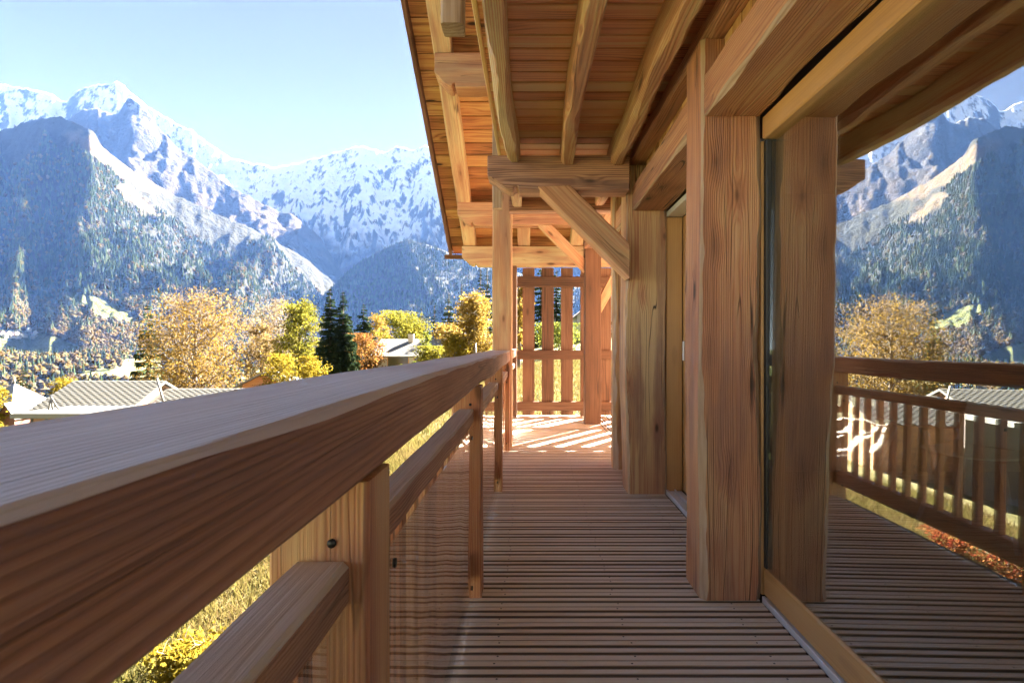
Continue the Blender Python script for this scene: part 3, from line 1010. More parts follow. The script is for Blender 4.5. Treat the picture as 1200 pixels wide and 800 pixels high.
# trees on the valley floor and the foot of the slope
pts = []
rs = random.Random(7)
for i in range(9000):
    px = rs.uniform(-250, 640); y = rs.uniform(380, 1350)
    x = (px - 622) / F_PX * y
    z = ground_z(x, y)
    py = 403 - (z - CAM_H) / y * F_PX
    if y > 700 and meadow_mask(px, py): continue
    if mn.noise((x * 0.008, y * 0.008, 2)) < -0.25: continue
    pts.append((x, y, z))
pts = np.array(pts)
isl = rng.random(len(pts)) < 0.72
scatter('valley_autumn_trees', pts[isl], leafy_lo(), rng.uniform(9, 18, isl.sum()), rng.uniform(11, 19, isl.sum()), M_FLEAF, rng.random(isl.sum()))
scatter('valley_conifers', pts[~isl], conifer_lo(), rng.uniform(14, 25, (~isl).sum()), rng.uniform(15, 22, (~isl).sum()), M_FCON, rng.random((~isl).sum()))
# ================================================================== TREES
M_BARK = plain('bark_grey', (0.13, 0.10, 0.08), 0.9, 0, 12, 0.4, 0.4)
M_BARKD = plain('bark_dark', (0.06, 0.042, 0.03), 0.9, 0, 12, 0.4, 0.4)
M_BIRCH = plain('bark_birch', (0.5, 0.48, 0.44), 0.8, 0, 6, 0.5, 0.2)
L_ORANGE = leafmat('leaves_orange', [(0.086, 0.053, 0.017), (0.165, 0.102, 0.023), (0.224, 0.145, 0.033), (0.198, 0.145, 0.086)])
L_YELLOW = leafmat('leaves_yellow', [(0.099, 0.073, 0.010), (0.178, 0.132, 0.015), (0.238, 0.185, 0.030), (0.132, 0.119, 0.023)])
L_YELGREEN = leafmat('leaves_yellow_green', [(0.037, 0.046, 0.009), (0.087, 0.087, 0.015), (0.186, 0.167, 0.025), (0.248, 0.211, 0.031)])
L_GREEN = leafmat('leaves_green', [(0.03, 0.045, 0.012), (0.07, 0.09, 0.02), (0.16, 0.17, 0.03), (0.24, 0.23, 0.05)])
L_GOLD = leafmat('leaves_gold', [(0.132, 0.083, 0.013), (0.205, 0.132, 0.026), (0.264, 0.185, 0.046), (0.198, 0.145, 0.053)])
L_RUST = leafmat('leaves_rust', [(0.098, 0.045, 0.014), (0.175, 0.077, 0.025), (0.210, 0.112, 0.035), (0.182, 0.140, 0.032)])
L_RED = leafmat('leaves_red', [(0.11, 0.02, 0.014), (0.20, 0.04, 0.02), (0.24, 0.11, 0.04), (0.15, 0.13, 0.04)])
L_BROWN = leafmat('leaves_brown', [(0.080, 0.052, 0.024), (0.144, 0.096, 0.040), (0.208, 0.144, 0.064), (0.160, 0.128, 0.040)])
L_PALE = leafmat('leaves_pale', [(0.121, 0.088, 0.055), (0.187, 0.143, 0.094), (0.220, 0.176, 0.110), (0.165, 0.143, 0.066)])
L_SPRUCE = leafmat('needles_spruce', [(0.012, 0.024, 0.014), (0.028, 0.045, 0.022), (0.05, 0.065, 0.028)], 0.2)
L_SPRUCEB = leafmat('needles_far', [(0.018, 0.03, 0.022), (0.035, 0.052, 0.03), (0.055, 0.07, 0.035)], 0.2)


def quads(C, size, rg, flat=0.0, droop=None):
    """randomly turned leaf quads around centres C (N x 3)"""
    N = len(C)
    a = rg.normal(size=(N, 3)); a /= np.linalg.norm(a, axis=1, keepdims=True)
    b = rg.normal(size=(N, 3))
    if flat: a[:, 2] *= (1 - flat)
    b -= a * np.sum(a * b, 1, keepdims=True); b /= np.linalg.norm(b, axis=1, keepdims=True)
    s = size * (0.6 + 0.8 * rg.random((N, 1)))
    P = np.stack([C - a * s * 0.5, C + b * s * 0.33, C + a * s * 0.5, C - b * s * 0.33], 1).reshape(-1, 3)
    return P, np.arange(4 * N).reshape(N, 4)


def crown_obj(C, tint, size, mat, parent, rg, name='crown', flat=0.0):
    P, Fq = quads(C, size, rg, flat)
    me = mesh_np(name, P, [Fq], mat)
    at = me.attributes.new('tint', 'FLOAT', 'POINT')
    at.data.foreach_set('value', np.repeat(np.clip(tint, 0, 1), 4).astype(np.float32))
    return link(name, me, None, parent)


def leafy_tree(name, label, px, d, top_py, w_px, mat, n=7000, leaf=0.2, seed=1, thin=0.0, cat='tree', bark=None, low=0.12, group=None,
               limbs=13, spread=0.12, shape=1.0, xy=None, h=None, w=None, sub=7, droop=0.0, base=None):
    """broadleaf tree: tapering trunk, limbs and twigs, leaves clustered on the twigs"""
    rg = np.random.default_rng(seed)
    rr = random.Random(seed)
    if xy is None:
        x0, y0 = VX(px, d), d
        w = w_px / F_PX * d
        zb = ground_z(x0, y0) if base is None else base
        h = VZ(top_py, d) - zb
    else:
        x0, y0 = xy; zb = ground_z(x0, y0) if base is None else base
    zb -= 0.05
    root = empty(name, (x0, y0, zb), label, cat, group)
    V, Fc = [], []

    def add(pts, r):
        v, f = tube_np(pts, r, 5)
        k = len(V); V.extend(v); Fc.extend([tuple(i + k for i in q) for q in f])
    O = Vector((x0, y0, zb))
    tr = max(0.05, 0.022 * h)
    tp = [O + Vector((0.03 * h * mn.noise((i * 0.7, seed, 0)), 0.03 * h * mn.noise((i * 0.7, seed, 5)), h * 0.88 * i / 8)) for i in range(9)]
    add(tp, [tr * (1 - 0.85 * i / 8) for i in range(9)])
    cen, cl = [], []

    def env(s):          # crown radius at relative height s
        s = (s - low) / (1 - low)
        if s < 0: return 0.25
        return max(0.06, (math.sin(math.pi * min(1, (s * 0.9 + 0.08) ** shape))) ** 0.6)
    sub += 2
    for i in range(limbs):
        s = low + (0.86 - low) * (i + rr.random() * 0.6) / limbs
        k = s / 0.88 * 8
        a = tp[min(8, int(k))].lerp(tp[min(8, int(k) + 1)], k - int(k))
        az = i * 2.4 + rr.uniform(-.5, .5)
        L = env(min(0.97, s + 0.08)) * w * 0.5 * rr.uniform(0.75, 1.05)
        up = rr.uniform(0.35, 0.9) * (1 - droop)
        dirv = Vector((math.cos(az), math.sin(az), up * 0.8))
        pts = [a + dirv * L * q + Vector((0, 0, (0.10 - droop * 0.5) * L * q * q)) for q in (0, 0.35, 0.7, 1.0)]
        add(pts, [tr * 0.40 * (1 - s * 0.6), tr * 0.28 * (1 - s * .6), tr * 0.16, tr * 0.05])
        for j in range(sub):
            q = 0.25 + 0.75 * (j + rr.random()) / sub
            b = pts[0].lerp(pts[3], q)
            dv = Vector((rr.gauss(0, 1), rr.gauss(0, 1), rr.gauss(0.45 - droop * 1.6, 0.6))).normalized()
            l2 = 0.24 * w * rr.uniform(0.5, 1.1)
            e = b + dv * l2
            add([b, b.lerp(e, .5) + Vector((0, 0, 0.03 * w)), e], [tr * 0.10, tr * 0.06, tr * 0.02])
            tv = rr.random()
            for q2 in (0.45, 0.75, 1.0):
                cen.append(b.lerp(e, q2)); cl.append(tv)
    cen = np.array([tuple(c) for c in cen]); cl = np.array(cl)
    idx = rg.integers(0, len(cen), n)
    C = cen[idx] + rg.normal(size=(n, 3)) * np.array([1, 1, 0.85]) * spread * 0.78 * w * (0.5 + 0.8 * rg.random((n, 1)))
    if droop:
        C[:, 2] -= np.abs(rg.normal(size=n)) * droop * 0.10 * h
    C[:, 2] = np.clip(C[:, 2], zb + 0.02 * h, zb + h)
    tint = 0.68 * cl[idx] + 0.32 * rg.random(n)
    if thin:                      # leaves already fallen from the top
        keep = rg.random(n) > thin * np.clip((C[:, 2] - zb) / h - 0.15, 0, 1) * 1.3
        C, tint = C[keep], np.clip(tint[keep] + 0.35 * np.clip((C[keep][:, 2] - zb) / h - 0.5, 0, 1), 0, 1)
    link('trunk', mesh_np('trunk', V, Fc, bark or M_BARK, True), None, root)
    crown_obj(C, tint, leaf, mat, root, rg)
    return root


def spruce(name, label, px, d, top_py, w_px, seed=1, mat=None, group=None, levels=30, xy=None, h=None, w=None, cat='tree', twin=False):
    rg = np.random.default_rng(seed); rr = random.Random(seed)
    if xy is None:
        x0, y0 = VX(px, d), d
        w = w_px / F_PX * d
        zb = ground_z(x0, y0)
        h = VZ(top_py, d) - zb
    else:
        x0, y0 = xy; zb = ground_z(x0, y0)
    root = empty(name, (x0, y0, zb - 0.05), label, cat, group)
    V, Fc = [], []
    tops = [(0, 0, 1.0)] if not twin else [(-0.12 * w, 0, 1.0), (0.15 * w, 0.3, 0.97)]
    P, T = [], []
    for (tx, ty, th) in tops:
        v, f = tube_np([(x0 + tx, y0 + ty, zb - .05), (x0 + tx, y0 + ty, zb + h * 0.5), (x0 + tx, y0 + ty, zb + h * th)], [0.018 * h, 0.011 * h, 0.003 * h], 6)
        k = len(V); V += v; Fc += [tuple(i + k for i in q) for q in f]
        for i in range(levels):
            s = (i + rr.random() * 0.6) / levels
            nb = 9 if s < 0.8 else 6
            z = zb + th * h * (0.05 + 0.95 * s)
            Lm = (w * 0.5 if not twin else w * 0.42) * (1 - s) ** 0.82 + 0.02 * w
            for b in range(nb):
                az = rr.random() * 6.283
                L = Lm * rr.uniform(0.7, 1.12)
                ca, sa = math.cos(az), math.sin(az)
                tv = rr.random()
                m = max(3, int(8 * (L / max(.01, w * .5)) + 2))
                for q in range(m):
                    u = (q + 0.6) / m
                    cx, cyy = x0 + tx + ca * L * u, y0 + ty + sa * L * u
                    cz = z - 0.42 * L * u + 0.28 * L * u * u
                    hw = (0.13 + 0.22 * (1 - u)) * L + 0.02 * w
                    dr = 0.20 * L + 0.012 * h
                    l = L / m * 1.5
                    for sd in (-1, 1):
                        jx, jz = rr.uniform(.6, 1.2), rr.uniform(.6, 1.3)
                        P += [(cx - ca * l * .5, cyy - sa * l * .5, cz), (cx + ca * l * .6, cyy + sa * l * .6, cz - .02 * L),
                              (cx + ca * l * .7 - sa * sd * hw * jx, cyy + sa * l * .7 + ca * sd * hw * jx, cz - dr * jz)]
                        T += [tv * .6 + rr.random() * .4] * 3
    P = np.array(P)
    me = mesh_np('crown', P, [np.arange(len(P)).reshape(-1, 3)], mat or L_SPRUCE)
    at = me.attributes.new('tint', 'FLOAT', 'POINT'); at.data.foreach_set('value', np.array(T, dtype=np.float32))
    link('trunk', mesh_np('trunk', V, Fc, M_BARKD, True), None, root)
    link('crown', me, None, root)
    return root


leafy_tree('autumn_tree', 'tall broad orange-gold tree with bare twigs showing, behind the grey tiled roof', 228, 46, 338, 118, L_ORANGE, 27000, 0.15, 3, thin=0.72, spread=0.06, limbs=34, sub=12, low=0.08, shape=0.8)
spruce('spruce_tree', 'dark spruce peeping out left of the broad orange tree', 173, 60, 354, 44, 4)
leafy_tree('autumn_tree', 'thin pale tree with few leaves above the orange-walled chalet', 326, 66, 350, 64, L_PALE, 4200, 0.20, 5, spread=0.08, limbs=16, sub=8, low=0.2)
leafy_tree('autumn_tree', 'brownish half-bare tree left of the green-yellow tree', 305, 58, 372, 44, L_BROWN, 5000, 0.19, 6, spread=0.085, limbs=14)
leafy_tree('autumn_tree', 'tall green and yellow tree just left of the big spruce', 351, 57, 345, 58, L_YELGREEN, 10000, 0.20, 7, spread=0.085, limbs=17, shape=0.8)
spruce('spruce_tree', 'big dark spruce with two tips, the largest conifer in the photo', 393, 52, 337, 52, 8, levels=44, twin=True)
spruce('spruce_tree', 'smaller dark spruce right of the two-tipped spruce', 426, 78, 355, 42, 9)
leafy_tree('autumn_tree', 'small orange tree between the smaller spruce and the round yellow tree', 446, 84, 364, 30, L_GOLD, 3500, 0.24, 10, spread=0.10)
leafy_tree('round_tree', 'round yellow-green tree behind the pale-roofed house', 474, 78, 364, 56, L_YELGREEN, 9000, 0.24, 11, spread=0.11, low=0.05, shape=0.75)
leafy_tree('autumn_tree', 'tall golden birch beside the tall balcony post', 556, 46, 327, 46, L_GOLD, 12000, 0.17, 12, bark=M_BIRCH, spread=0.11, limbs=22, low=0.12, droop=0.55, shape=0.8)
leafy_tree('rust_bush', 'rust-orange bush right below the smaller spruce', 424, 56, 390, 48, L_RUST, 6000, 0.18, 13, cat='bush', spread=0.10, low=0.02)
leafy_tree('yellow_bush', 'bright yellow bush under the thin pale tree', 328, 44, 414, 48, L_YELLOW, 5500, 0.16, 14, cat='bush', spread=0.11, low=0.02)
leafy_tree('yellow_bush', 'bright yellow bush at the left foot of the two-tipped spruce', 365, 44, 417, 36, L_YELLOW, 4000, 0.16, 15, cat='bush', spread=0.11, low=0.02)
leafy_tree('yellow_bush', 'round yellow bush at the right end of the pale-roofed house', 533, 44, 391, 32, L_YELLOW, 5000, 0.15, 16, cat='bush', spread=0.12, low=0.02)
leafy_tree('green_bush', 'low green and yellow bush in front of the pale-roofed house', 505, 50, 405, 38, L_YELGREEN, 4500, 0.16, 17, cat='bush', spread=0.12, low=0.02)
leafy_tree('green_bush', 'slim dark shrub standing before the pale roof', 500, 54, 383, 13, L_GREEN, 1600, 0.16, 18, cat='bush', spread=0.14, low=0.02)
leafy_tree('yellow_bush', 'loose golden bush behind the pale-roofed house, left of the birch', 524, 62, 378, 34, L_GOLD, 4000, 0.18, 19, cat='bush', spread=0.11, low=0.02)
leafy_tree('yellow_bush', 'yellow bush beside the left edge of the grey tiled roof', 84, 31, 436, 44, L_YELLOW, 5500, 0.13, 20, cat='bush', spread=0.10, low=0.02)
leafy_tree('yellow_bush', 'yellow bush at the left edge of the photo above the little shed', -4, 34, 434, 30, L_YELLOW, 3500, 0.13, 21, cat='bush', spread=0.12, low=0.02)
leafy_tree('yellow_bush', 'yellow bush in front of the little shed', 4, 22, 484, 26, L_YELLOW, 3500, 0.09, 22, cat='bush', spread=0.12, low=0.02)
spruce('spruce_tree', 'broad green conifer behind the blue hipped roof', 27, 52, 428, 32, 23)
for i, (px, d, py, wp, lb) in enumerate((
        (494, 118, 361, 18, 'dark distant conifer, leftmost of the group left of the birch'),
        (509, 112, 357, 22, 'dark distant conifer, second of the group left of the birch'),
        (526, 106, 343, 30, 'tall dark distant conifer close to the birch'),
        (541, 118, 334, 20, 'slim distant conifer half hidden by the birch'),
        (563, 84, 313, 18, 'tall conifer rising above the birch, left one of the pair'),
        (571, 86, 312, 18, 'tall conifer rising above the birch, right one of the pair'),
        (578, 76, 348, 20, 'conifer right behind the tall balcony post'))):
    spruce('spruce_tree', lb, px, d, py, wp, 30 + i, L_SPRUCEB, 'conifers behind the birch', levels=22)
for i, (px, d, py, wp, lb, m) in enumerate((
        (612, 70, 326, 30, 'dark conifer seen through the first gap of the slatted screen', None),
        (634, 62, 306, 34, 'dark conifer seen through the second gap of the slatted screen', None),
        (652, 74, 316, 30, 'dark conifer seen through the third gap of the slatted screen', None),
        (700, 66, 310, 36, 'dark conifer behind the post of the slatted screen', None))):
    spruce('spruce_tree', lb, px, d, py, wp, 50 + i, L_SPRUCE, 'conifers behind the screen', levels=24)
leafy_tree('autumn_tree', 'golden tree showing at the top of the slatted screen', 608, 40, 315, 26, L_GOLD, 4000, 0.16, 60, spread=0.12)
leafy_tree('green_bush', 'green bush low behind the slatted screen', 655, 48, 378, 60, L_GREEN, 4000, 0.16, 61, cat='bush', spread=0.13, low=0.02)


def hedge(label, ends, h, wd, mat, n, leaf, seed):
    (xa, ya), (xb, yb) = ends
    rg = np.random.default_rng(seed)
    root = empty('hedge', ((xa + xb) / 2, (ya + yb) / 2, ground_z((xa + xb) / 2, (ya + yb) / 2)), label, 'hedge')
    u = rg.random(n); s = rg.random(n); v = rg.random(n) - 0.5
    dx, dy = xb - xa, yb - ya
    L = math.hypot(dx, dy)
    # most leaves near the clipped surface
    top = rg.random(n) < 0.4
    s = np.where(top, 1 - 0.08 * rg.random(n), s)
    v = np.where(~top, np.sign(v) * (0.5 - 0.12 * rg.random(n)), v)
    X = xa + dx * u - dy / L * v * wd; Y = ya + dy * u + dx / L * v * wd
    Z = np.array([ground_z(a, b) for a, b in zip(X, Y)]) + s * h * (0.95 + 0.1 * np.sin(u * 23))
    crown_obj(np.stack([X, Y, Z], 1), rg.random(n), leaf, mat, root, rg, 'foliage')
    V, Fc = [], []
    k = int(L / 0.5)
    for i in range(k):
        q = (i + .5) / k
        x, y = xa + dx * q, ya + dy * q
        z = ground_z(x, y)
        v_, f = tube_np([(x, y, z - .05), (x + .05, y, z + h * .5), (x - .04, y + .05, z + h * .92)], [0.03, 0.02, 0.008], 5)
        b = len(V); V += v_; Fc += [tuple(j + b for j in qq) for qq in f]
    tag(link('stems', mesh_np('stems', V, Fc, M_BARKD), None, root), kind='stuff')


hedge('clipped green hedge in front of the pale-roofed house', ((VX(434, 46), 46), (VX(492, 47), 47)), 1.7, 1.1, leafmat('hedge_green', [(0.05, 0.075, 0.012), (0.10, 0.13, 0.02), (0.16, 0.18, 0.03)]), 7000, 0.14, 70)
hedge('ragged yellow-brown hedge left of the grey tiled roof', ((VX(-20, 29), 29), (VX(72, 28), 28)), 1.9, 1.2, L_YELGREEN, 9000, 0.12, 71)

# ================================================================== NEIGHBOURS' HOUSES
M_TILE = plain('grey_roof_tile', (0.075, 0.073, 0.068), 0.75, 0, 5, 0.22)
M_PALE = plain('pale_metal_roof', (0.14, 0.136, 0.128), 0.5, 0, 2, 0.08)
M_BLUE = plain('blue_grey_slate', (0.20, 0.23, 0.28), 0.5, 0, 4, 0.2)
M_ORW = wood('orange_cladding', (0.25, 0.09, 0.03), (0.42, 0.17, 0.06), (0.5, 0.24, 0.1), ring_mm=40)
M_REDW = plain('red_brown_boards', (0.16, 0.06, 0.04), 0.7, 0, 9, 0.3)
M_WIN = plain('dark_window', (0.02, 0.025, 0.03), 0.1)


def gable_house(name, label, cat, x0, x1, yf, yb, z_eave, z_ridge, wallm, roofm, over=0.3, chimney=None, windows=(), group=None, ridge='x', thick=0.12, zg=None):
    """house with a saddle roof; ridge along x or y"""
    xc, yc = (x0 + x1) / 2, (yf + yb) / 2
    if zg is None:
        zg = min(ground_z(x, y) for x in (x0, x1) for y in (yf, yb)) - 0.2
    root = empty(name, (xc, yc, zg), label, cat, group)
    if ridge == 'x':
        prof = [(yf, zg), (yf, z_eave), (yc, z_ridge - thick), (yb, z_eave), (yb, zg)]
        V = [(x, y, z) for x in (x0, x1) for y, z in prof]
    else:
        prof = [(x0, zg), (x0, z_eave), (xc, z_ridge - thick), (x1, z_eave), (x1, zg)]
        V = [(x, y, z) for y in (yf, yb) for x, z in prof]
    Fc = [(4, 3, 2, 1, 0), (5, 6, 7, 8, 9)] + [(k, k + 1, k + 6, k + 5) for k in range(4)] + [(4, 0, 5, 9)]
    link('wall', mesh_np('wall', V, Fc, wallm), None, root)
    half = (yb - yf) / 2 if ridge == 'x' else (x1 - x0) / 2
    sl = (z_ridge - z_eave) / half
    a = half + over
    pr = [(-a, z_ridge - sl * a), (0, z_ridge), (a, z_ridge - sl * a), (a, z_ridge - sl * a - thick), (0, z_ridge - thick + 0.005), (-a, z_ridge - sl * a - thick)]
    if ridge == 'x':
        V = [(x, yc + p, z) for x in (x0 - over, x1 + over) for p, z in pr]
    else:
        V = [(xc + p, y, z) for y in (yf - over, yb + over) for p, z in pr]
    Fc = [(0, 1, 2, 3, 4, 5), (11, 10, 9, 8, 7, 6)] + [(k, (k + 1) % 6, (k + 1) % 6 + 6, k + 6) for k in range(6)]
    rf = link('roof', mesh_np('roof', V, Fc, roofm), None, root)
    if chimney:
        cx, cyy, w, zt = chimney
        box('chimney', (cx - w, cyy - w, z_eave), (cx + w, cyy + w, zt), M_PLASTER, rf, bev=0.01, axis='z')
    for (wx, wz, ww, wh) in windows:
        f = box('window', (wx - ww / 2, yf - 0.05, wz - wh / 2), (wx + ww / 2, yf + 0.02, wz + wh / 2), M_HONEY, root, bev=0.01)
        box('pane', (wx - ww / 2 + .08, yf - 0.058, wz - wh / 2 + .08), (wx + ww / 2 - .08, yf - 0.045, wz + wh / 2 - .08), M_WIN, f, bev=0.002)
    return root, rf


def tiles_on(rf, x0, x1, yc, half, zr, sl, w=0.16, l=0.24):
    """front slope covered with lapped tiles, every other one proud"""
    P, Q = [], []
    sec = math.sqrt(1 + sl * sl)
    col = 0
    x = x0
    while x < x1:
        s = -l * 0.5 if col % 2 else 0.0
        while s < half * sec:
            s0 = max(0.0, s)
            y = yc - s0 / sec; z = zr - s0 / sec * sl
            y2 = yc - (s + l + 0.02) / sec; z2 = zr - (s + l + 0.02) / sec * sl
            h1, h2 = 0.010, 0.034
            xa, xb = x + 0.006, min(x1, x + w - 0.006)
            b = len(P)
            P += [(xa, y, z + h1), (xb, y, z + h1), (xb, y2, z2 + h2), (xa, y2, z2 + h2), (xa, y2, z2 + 0.004), (xb, y2, z2 + 0.004)]
            Q += [(b, b + 3, b + 2, b + 1), (b + 3, b + 4, b + 5, b + 2)]
            s += l
        x += w
        col += 1
    o = link('roof_tiles', mesh_np('roof_tiles', P, Q, M_TILE), None, rf)
    tag(o, kind='stuff')


def sl_of(ze, zr, half): return (zr - ze) / half


# grey tiled house: taller part and lower wing
xa, xb = VX(87, 26), VX(189, 26)
zr = VZ(446, 26)
h1, rf1 = gable_house('neighbour_house', 'low house with grey tiled roof just beyond the handrail on the left', 'house', xa + .2, xb, 23.6, 28.4, zr - 1.1, zr, M_OUTWALL, M_TILE, over=0.2)
tiles_on(rf1, xa, xb + .15, 26, 2.6, zr, 1.1 / 2.4)
zr2 = VZ(455, 26.3)
_, rf2 = gable_house('house_wing', 'lower wing of grey tiles right of the taller tiled roof', 'house', xb + .25, VX(300, 26.3), 24.3, 28.3, zr2 - 0.9, zr2, M_OUTWALL, M_TILE, over=0.2)
tiles_on(rf2, xb + .25, VX(300, 26.3), 26.3, 2.2, zr2, 0.9 / 2.0)
tube('snow_pole', [(VX(184, 24.6), 24.6, VZ(443, 24.6)), (VX(192, 24.0), 24.0, VZ(473, 24.0))], 0.05, M_PALE, rf1)
# flat-roofed porch before it
pr = empty('porch', (VX(70, 21.5), 21.5, -6), 'flat pale-roofed porch with thin posts left of the grey tiled house', 'porch')
xl, xr = VX(37, 21.5), VX(140, 21.5)
box('porch_roof', (xl, 20.6, VZ(485, 21) - .12), (xr, 23.3, VZ(483, 21)), M_PALE, pr, bev=0.02)
box('porch_wall', (xl + .5, 22.9, -6.5), (xr, 23.1, VZ(485, 21) - .13), plain('porch_shade_wall', (0.12, 0.10, 0.09), 0.8), pr)
for px in (35, 52, 67, 95):
    x = VX(px, 20.8)
    tube('porch_post', [(x - .1, 20.75, -6.3), (x + .12, 20.75, VZ(485, 21) - .12)], 0.045, M_PALE, pr)
tp = empty('trestle', (VX(60, 22), 22, VZ(483, 21)), 'thin pale tripod frame standing on the porch roof', 'frame')
for (p, q) in ((57, 60), (62, 60), (69, 60)):
    tube('leg', [(VX(p, 21.8), 21.8, VZ(483, 21) + .005), (VX(q, 22), 22, VZ(465, 22))], 0.03, M_PALE, tp)
# blue hipped roof
ax, ay, az = VX(17, 46), 46, VZ(449, 46)
hr = empty('hipped_house', (ax, ay, -10), 'house with a blue-grey hipped roof at the far left below the conifer', 'house')
e = 3.0
zE = az - 2.0
cs4 = [(ax - .74 * e, ay - .67 * e, zE), (ax + .62 * e, ay - .78 * e, zE), (ax + .74 * e, ay + .67 * e, zE), (ax - .67 * e, ay + .74 * e, zE)]
V = cs4 + [(ax, ay, az)] + [(p[0], p[1], zE - .12) for p in cs4]
Fc = [(0, 1, 4), (1, 2, 4), (2, 3, 4), (3, 0, 4)] + [(k, k + 5, (k + 1) % 4 + 5, (k + 1) % 4) for k in range(4)] + [(8, 7, 6, 5)]
link('roof', mesh_np('roof', V, Fc, M_BLUE), None, hr)
w4 = [((p[0] - ax) * .85 + ax, (p[1] - ay) * .85 + ay) for p in cs4]
V = [(a, b, -10.5) for a, b in w4] + [(a, b, zE - .1) for a, b in w4]
link('wall', mesh_np('wall', V, [(k, (k + 1) % 4, (k + 1) % 4 + 4, k + 4) for k in range(4)], M_PLASTER), None, hr)
tube('finial', [(ax, ay, az - .1), (ax, ay, az + 0.35)], 0.05, M_PALE, hr)
# shed with a red-brown gable
gable_house('shed', 'little shed with a red-brown gable and pale roof at the left edge', 'shed', VX(-4, 34), VX(17, 34), 34, 36.5, VZ(486, 34), VZ(472, 34), M_REDW, M_PALE, over=0.12, ridge='y')
# chalet with orange boards
gable_house('small_chalet', 'small chalet with orange board wall and pale roof edge beside the broad orange tree', 'house', VX(284, 44), VX(336, 44), 44, 48, VZ(449, 44), VZ(436, 44), M_ORW, M_PALE, over=0.45, ridge='y')
# pale-roofed house
zr = VZ(397, 61)
gable_house('pale_roofed_house', 'low house with a wide pale sunlit roof and small chimney behind the hedge', 'house', VX(450, 60), VX(513, 60), 57.2, 64.8, zr - 1.55, zr, M_PLASTER, M_PALE, over=0.55,
            chimney=(VX(482, 60.3), 60.3, 0.28, zr + 0.5), windows=((VX(466, 57), zr - 2.35, 2.2, 1.1), (VX(490, 57), zr - 2.3, 1.0, 1.1)))
# house glimpsed through the screen
gable_house('mauve_roofed_house', 'house with a mauve-grey roof glimpsed through the slatted screen', 'house', VX(676, 72), VX(760, 72), 72, 80, VZ(368, 72), VZ(334, 72), M_PLASTER, plain('mauve_roof', (0.20, 0.15, 0.17), 0.6), over=0.5, ridge='y', windows=((VX(690, 72), VZ(380, 72), 1.4, 1.2),))
mp = tube('marker_post', [(VX(557.5, 40), 40, ground_z(VX(557.5, 40), 40) - .1), (VX(557.5, 40), 40, VZ(402, 40))], 0.05, M_PALE)
tag(mp, 'short white post standing right of the yellow bush', 'post')
# village on the far field
VILL = ['village house on the far field, the one nearest the left edge of the photo', 'second village house from the left on the far field', 'third village house from the left on the far field',
        'fourth village house from the left on the far field, beside the red-brown roof', 'fifth village house from the left on the far field', 'sixth village house from the left on the far field, mid row',
        'seventh village house from the left on the far field', 'eighth village house from the left on the far field', 'ninth village house from the left on the far field',
        'third village house from the right end of the far row', 'last but one village house at the right end of the far row', 'last village house at the right end of the far row']
rr = random.Random(3)
for i in range(12):
    px = 2 + i * 3.8 + rr.uniform(-1.2, 1.2)
    py = 391 + rr.uniform(-4, 5)
    t = 0.02
    best = None
    for q in range(60):
        x, y, z = mA.at(px, q / 100)
        yy = 403 - (z - CAM_H) / y * F_PX
        if best is None or abs(yy - py) < best[0]: best = (abs(yy - py), x, y, z)
    _, x, y, z = best
    w = rr.uniform(4.5, 7)
    gable_house('village_house', VILL[i], 'house', x - w, x + w, y - w, y + w, z + 5.5, z + 9.5, M_PLASTER, M_PALE if i % 3 else M_REDW, over=0.8, ridge='y' if i % 2 else 'x', group='village houses on the far field', zg=z - 3, thick=0.4)
# ================================================================== GROUND COVER AND SHRUBS BY THE BALCONY
def blades(name, n, xr, yr, hgt, wid, mat, seed, cond=None):
    rg = np.random.default_rng(seed)
    x = rg.uniform(*xr, n); y = rg.uniform(*yr, n)
    if cond is not None:
        k = cond(x, y); x, y = x[k], y[k]
    n = len(x)
    z = np.array([ground_z(a, b) for a, b in zip(x, y)])
    a = rg.random(n) * 6.283
    h = hgt * (0.4 + 0.9 * rg.random(n)); w = wid * (0.6 + 0.8 * rg.random(n))
    lean = rg.normal(size=(n, 2)) * 0.45 * h[:, None]
    b0 = np.stack([x - np.cos(a) * w, y - np.sin(a) * w, z - 0.01], 1)
    b1 = np.stack([x + np.cos(a) * w, y + np.sin(a) * w, z - 0.01], 1)
    tp = np.stack([x + lean[:, 0], y + lean[:, 1], z + h], 1)
    P = np.stack([b0, b1, tp], 1).reshape(-1, 3)
    me = mesh_np(name, P, [np.arange(3 * n).reshape(n, 3)], mat)
    at = me.attributes.new('tint', 'FLOAT', 'POINT')
    cl = np.array([0.5 + 0.6 * mn.noise((p * 0.6, q * 0.6, 3)) for p, q in zip(x, y)])
    at.data.foreach_set('value', np.repeat(np.clip(cl * .6 + .4 * rg.random(n), 0, 1), 3).astype(np.float32))
    o = link(name, me)
    return tag(o, kind='stuff')


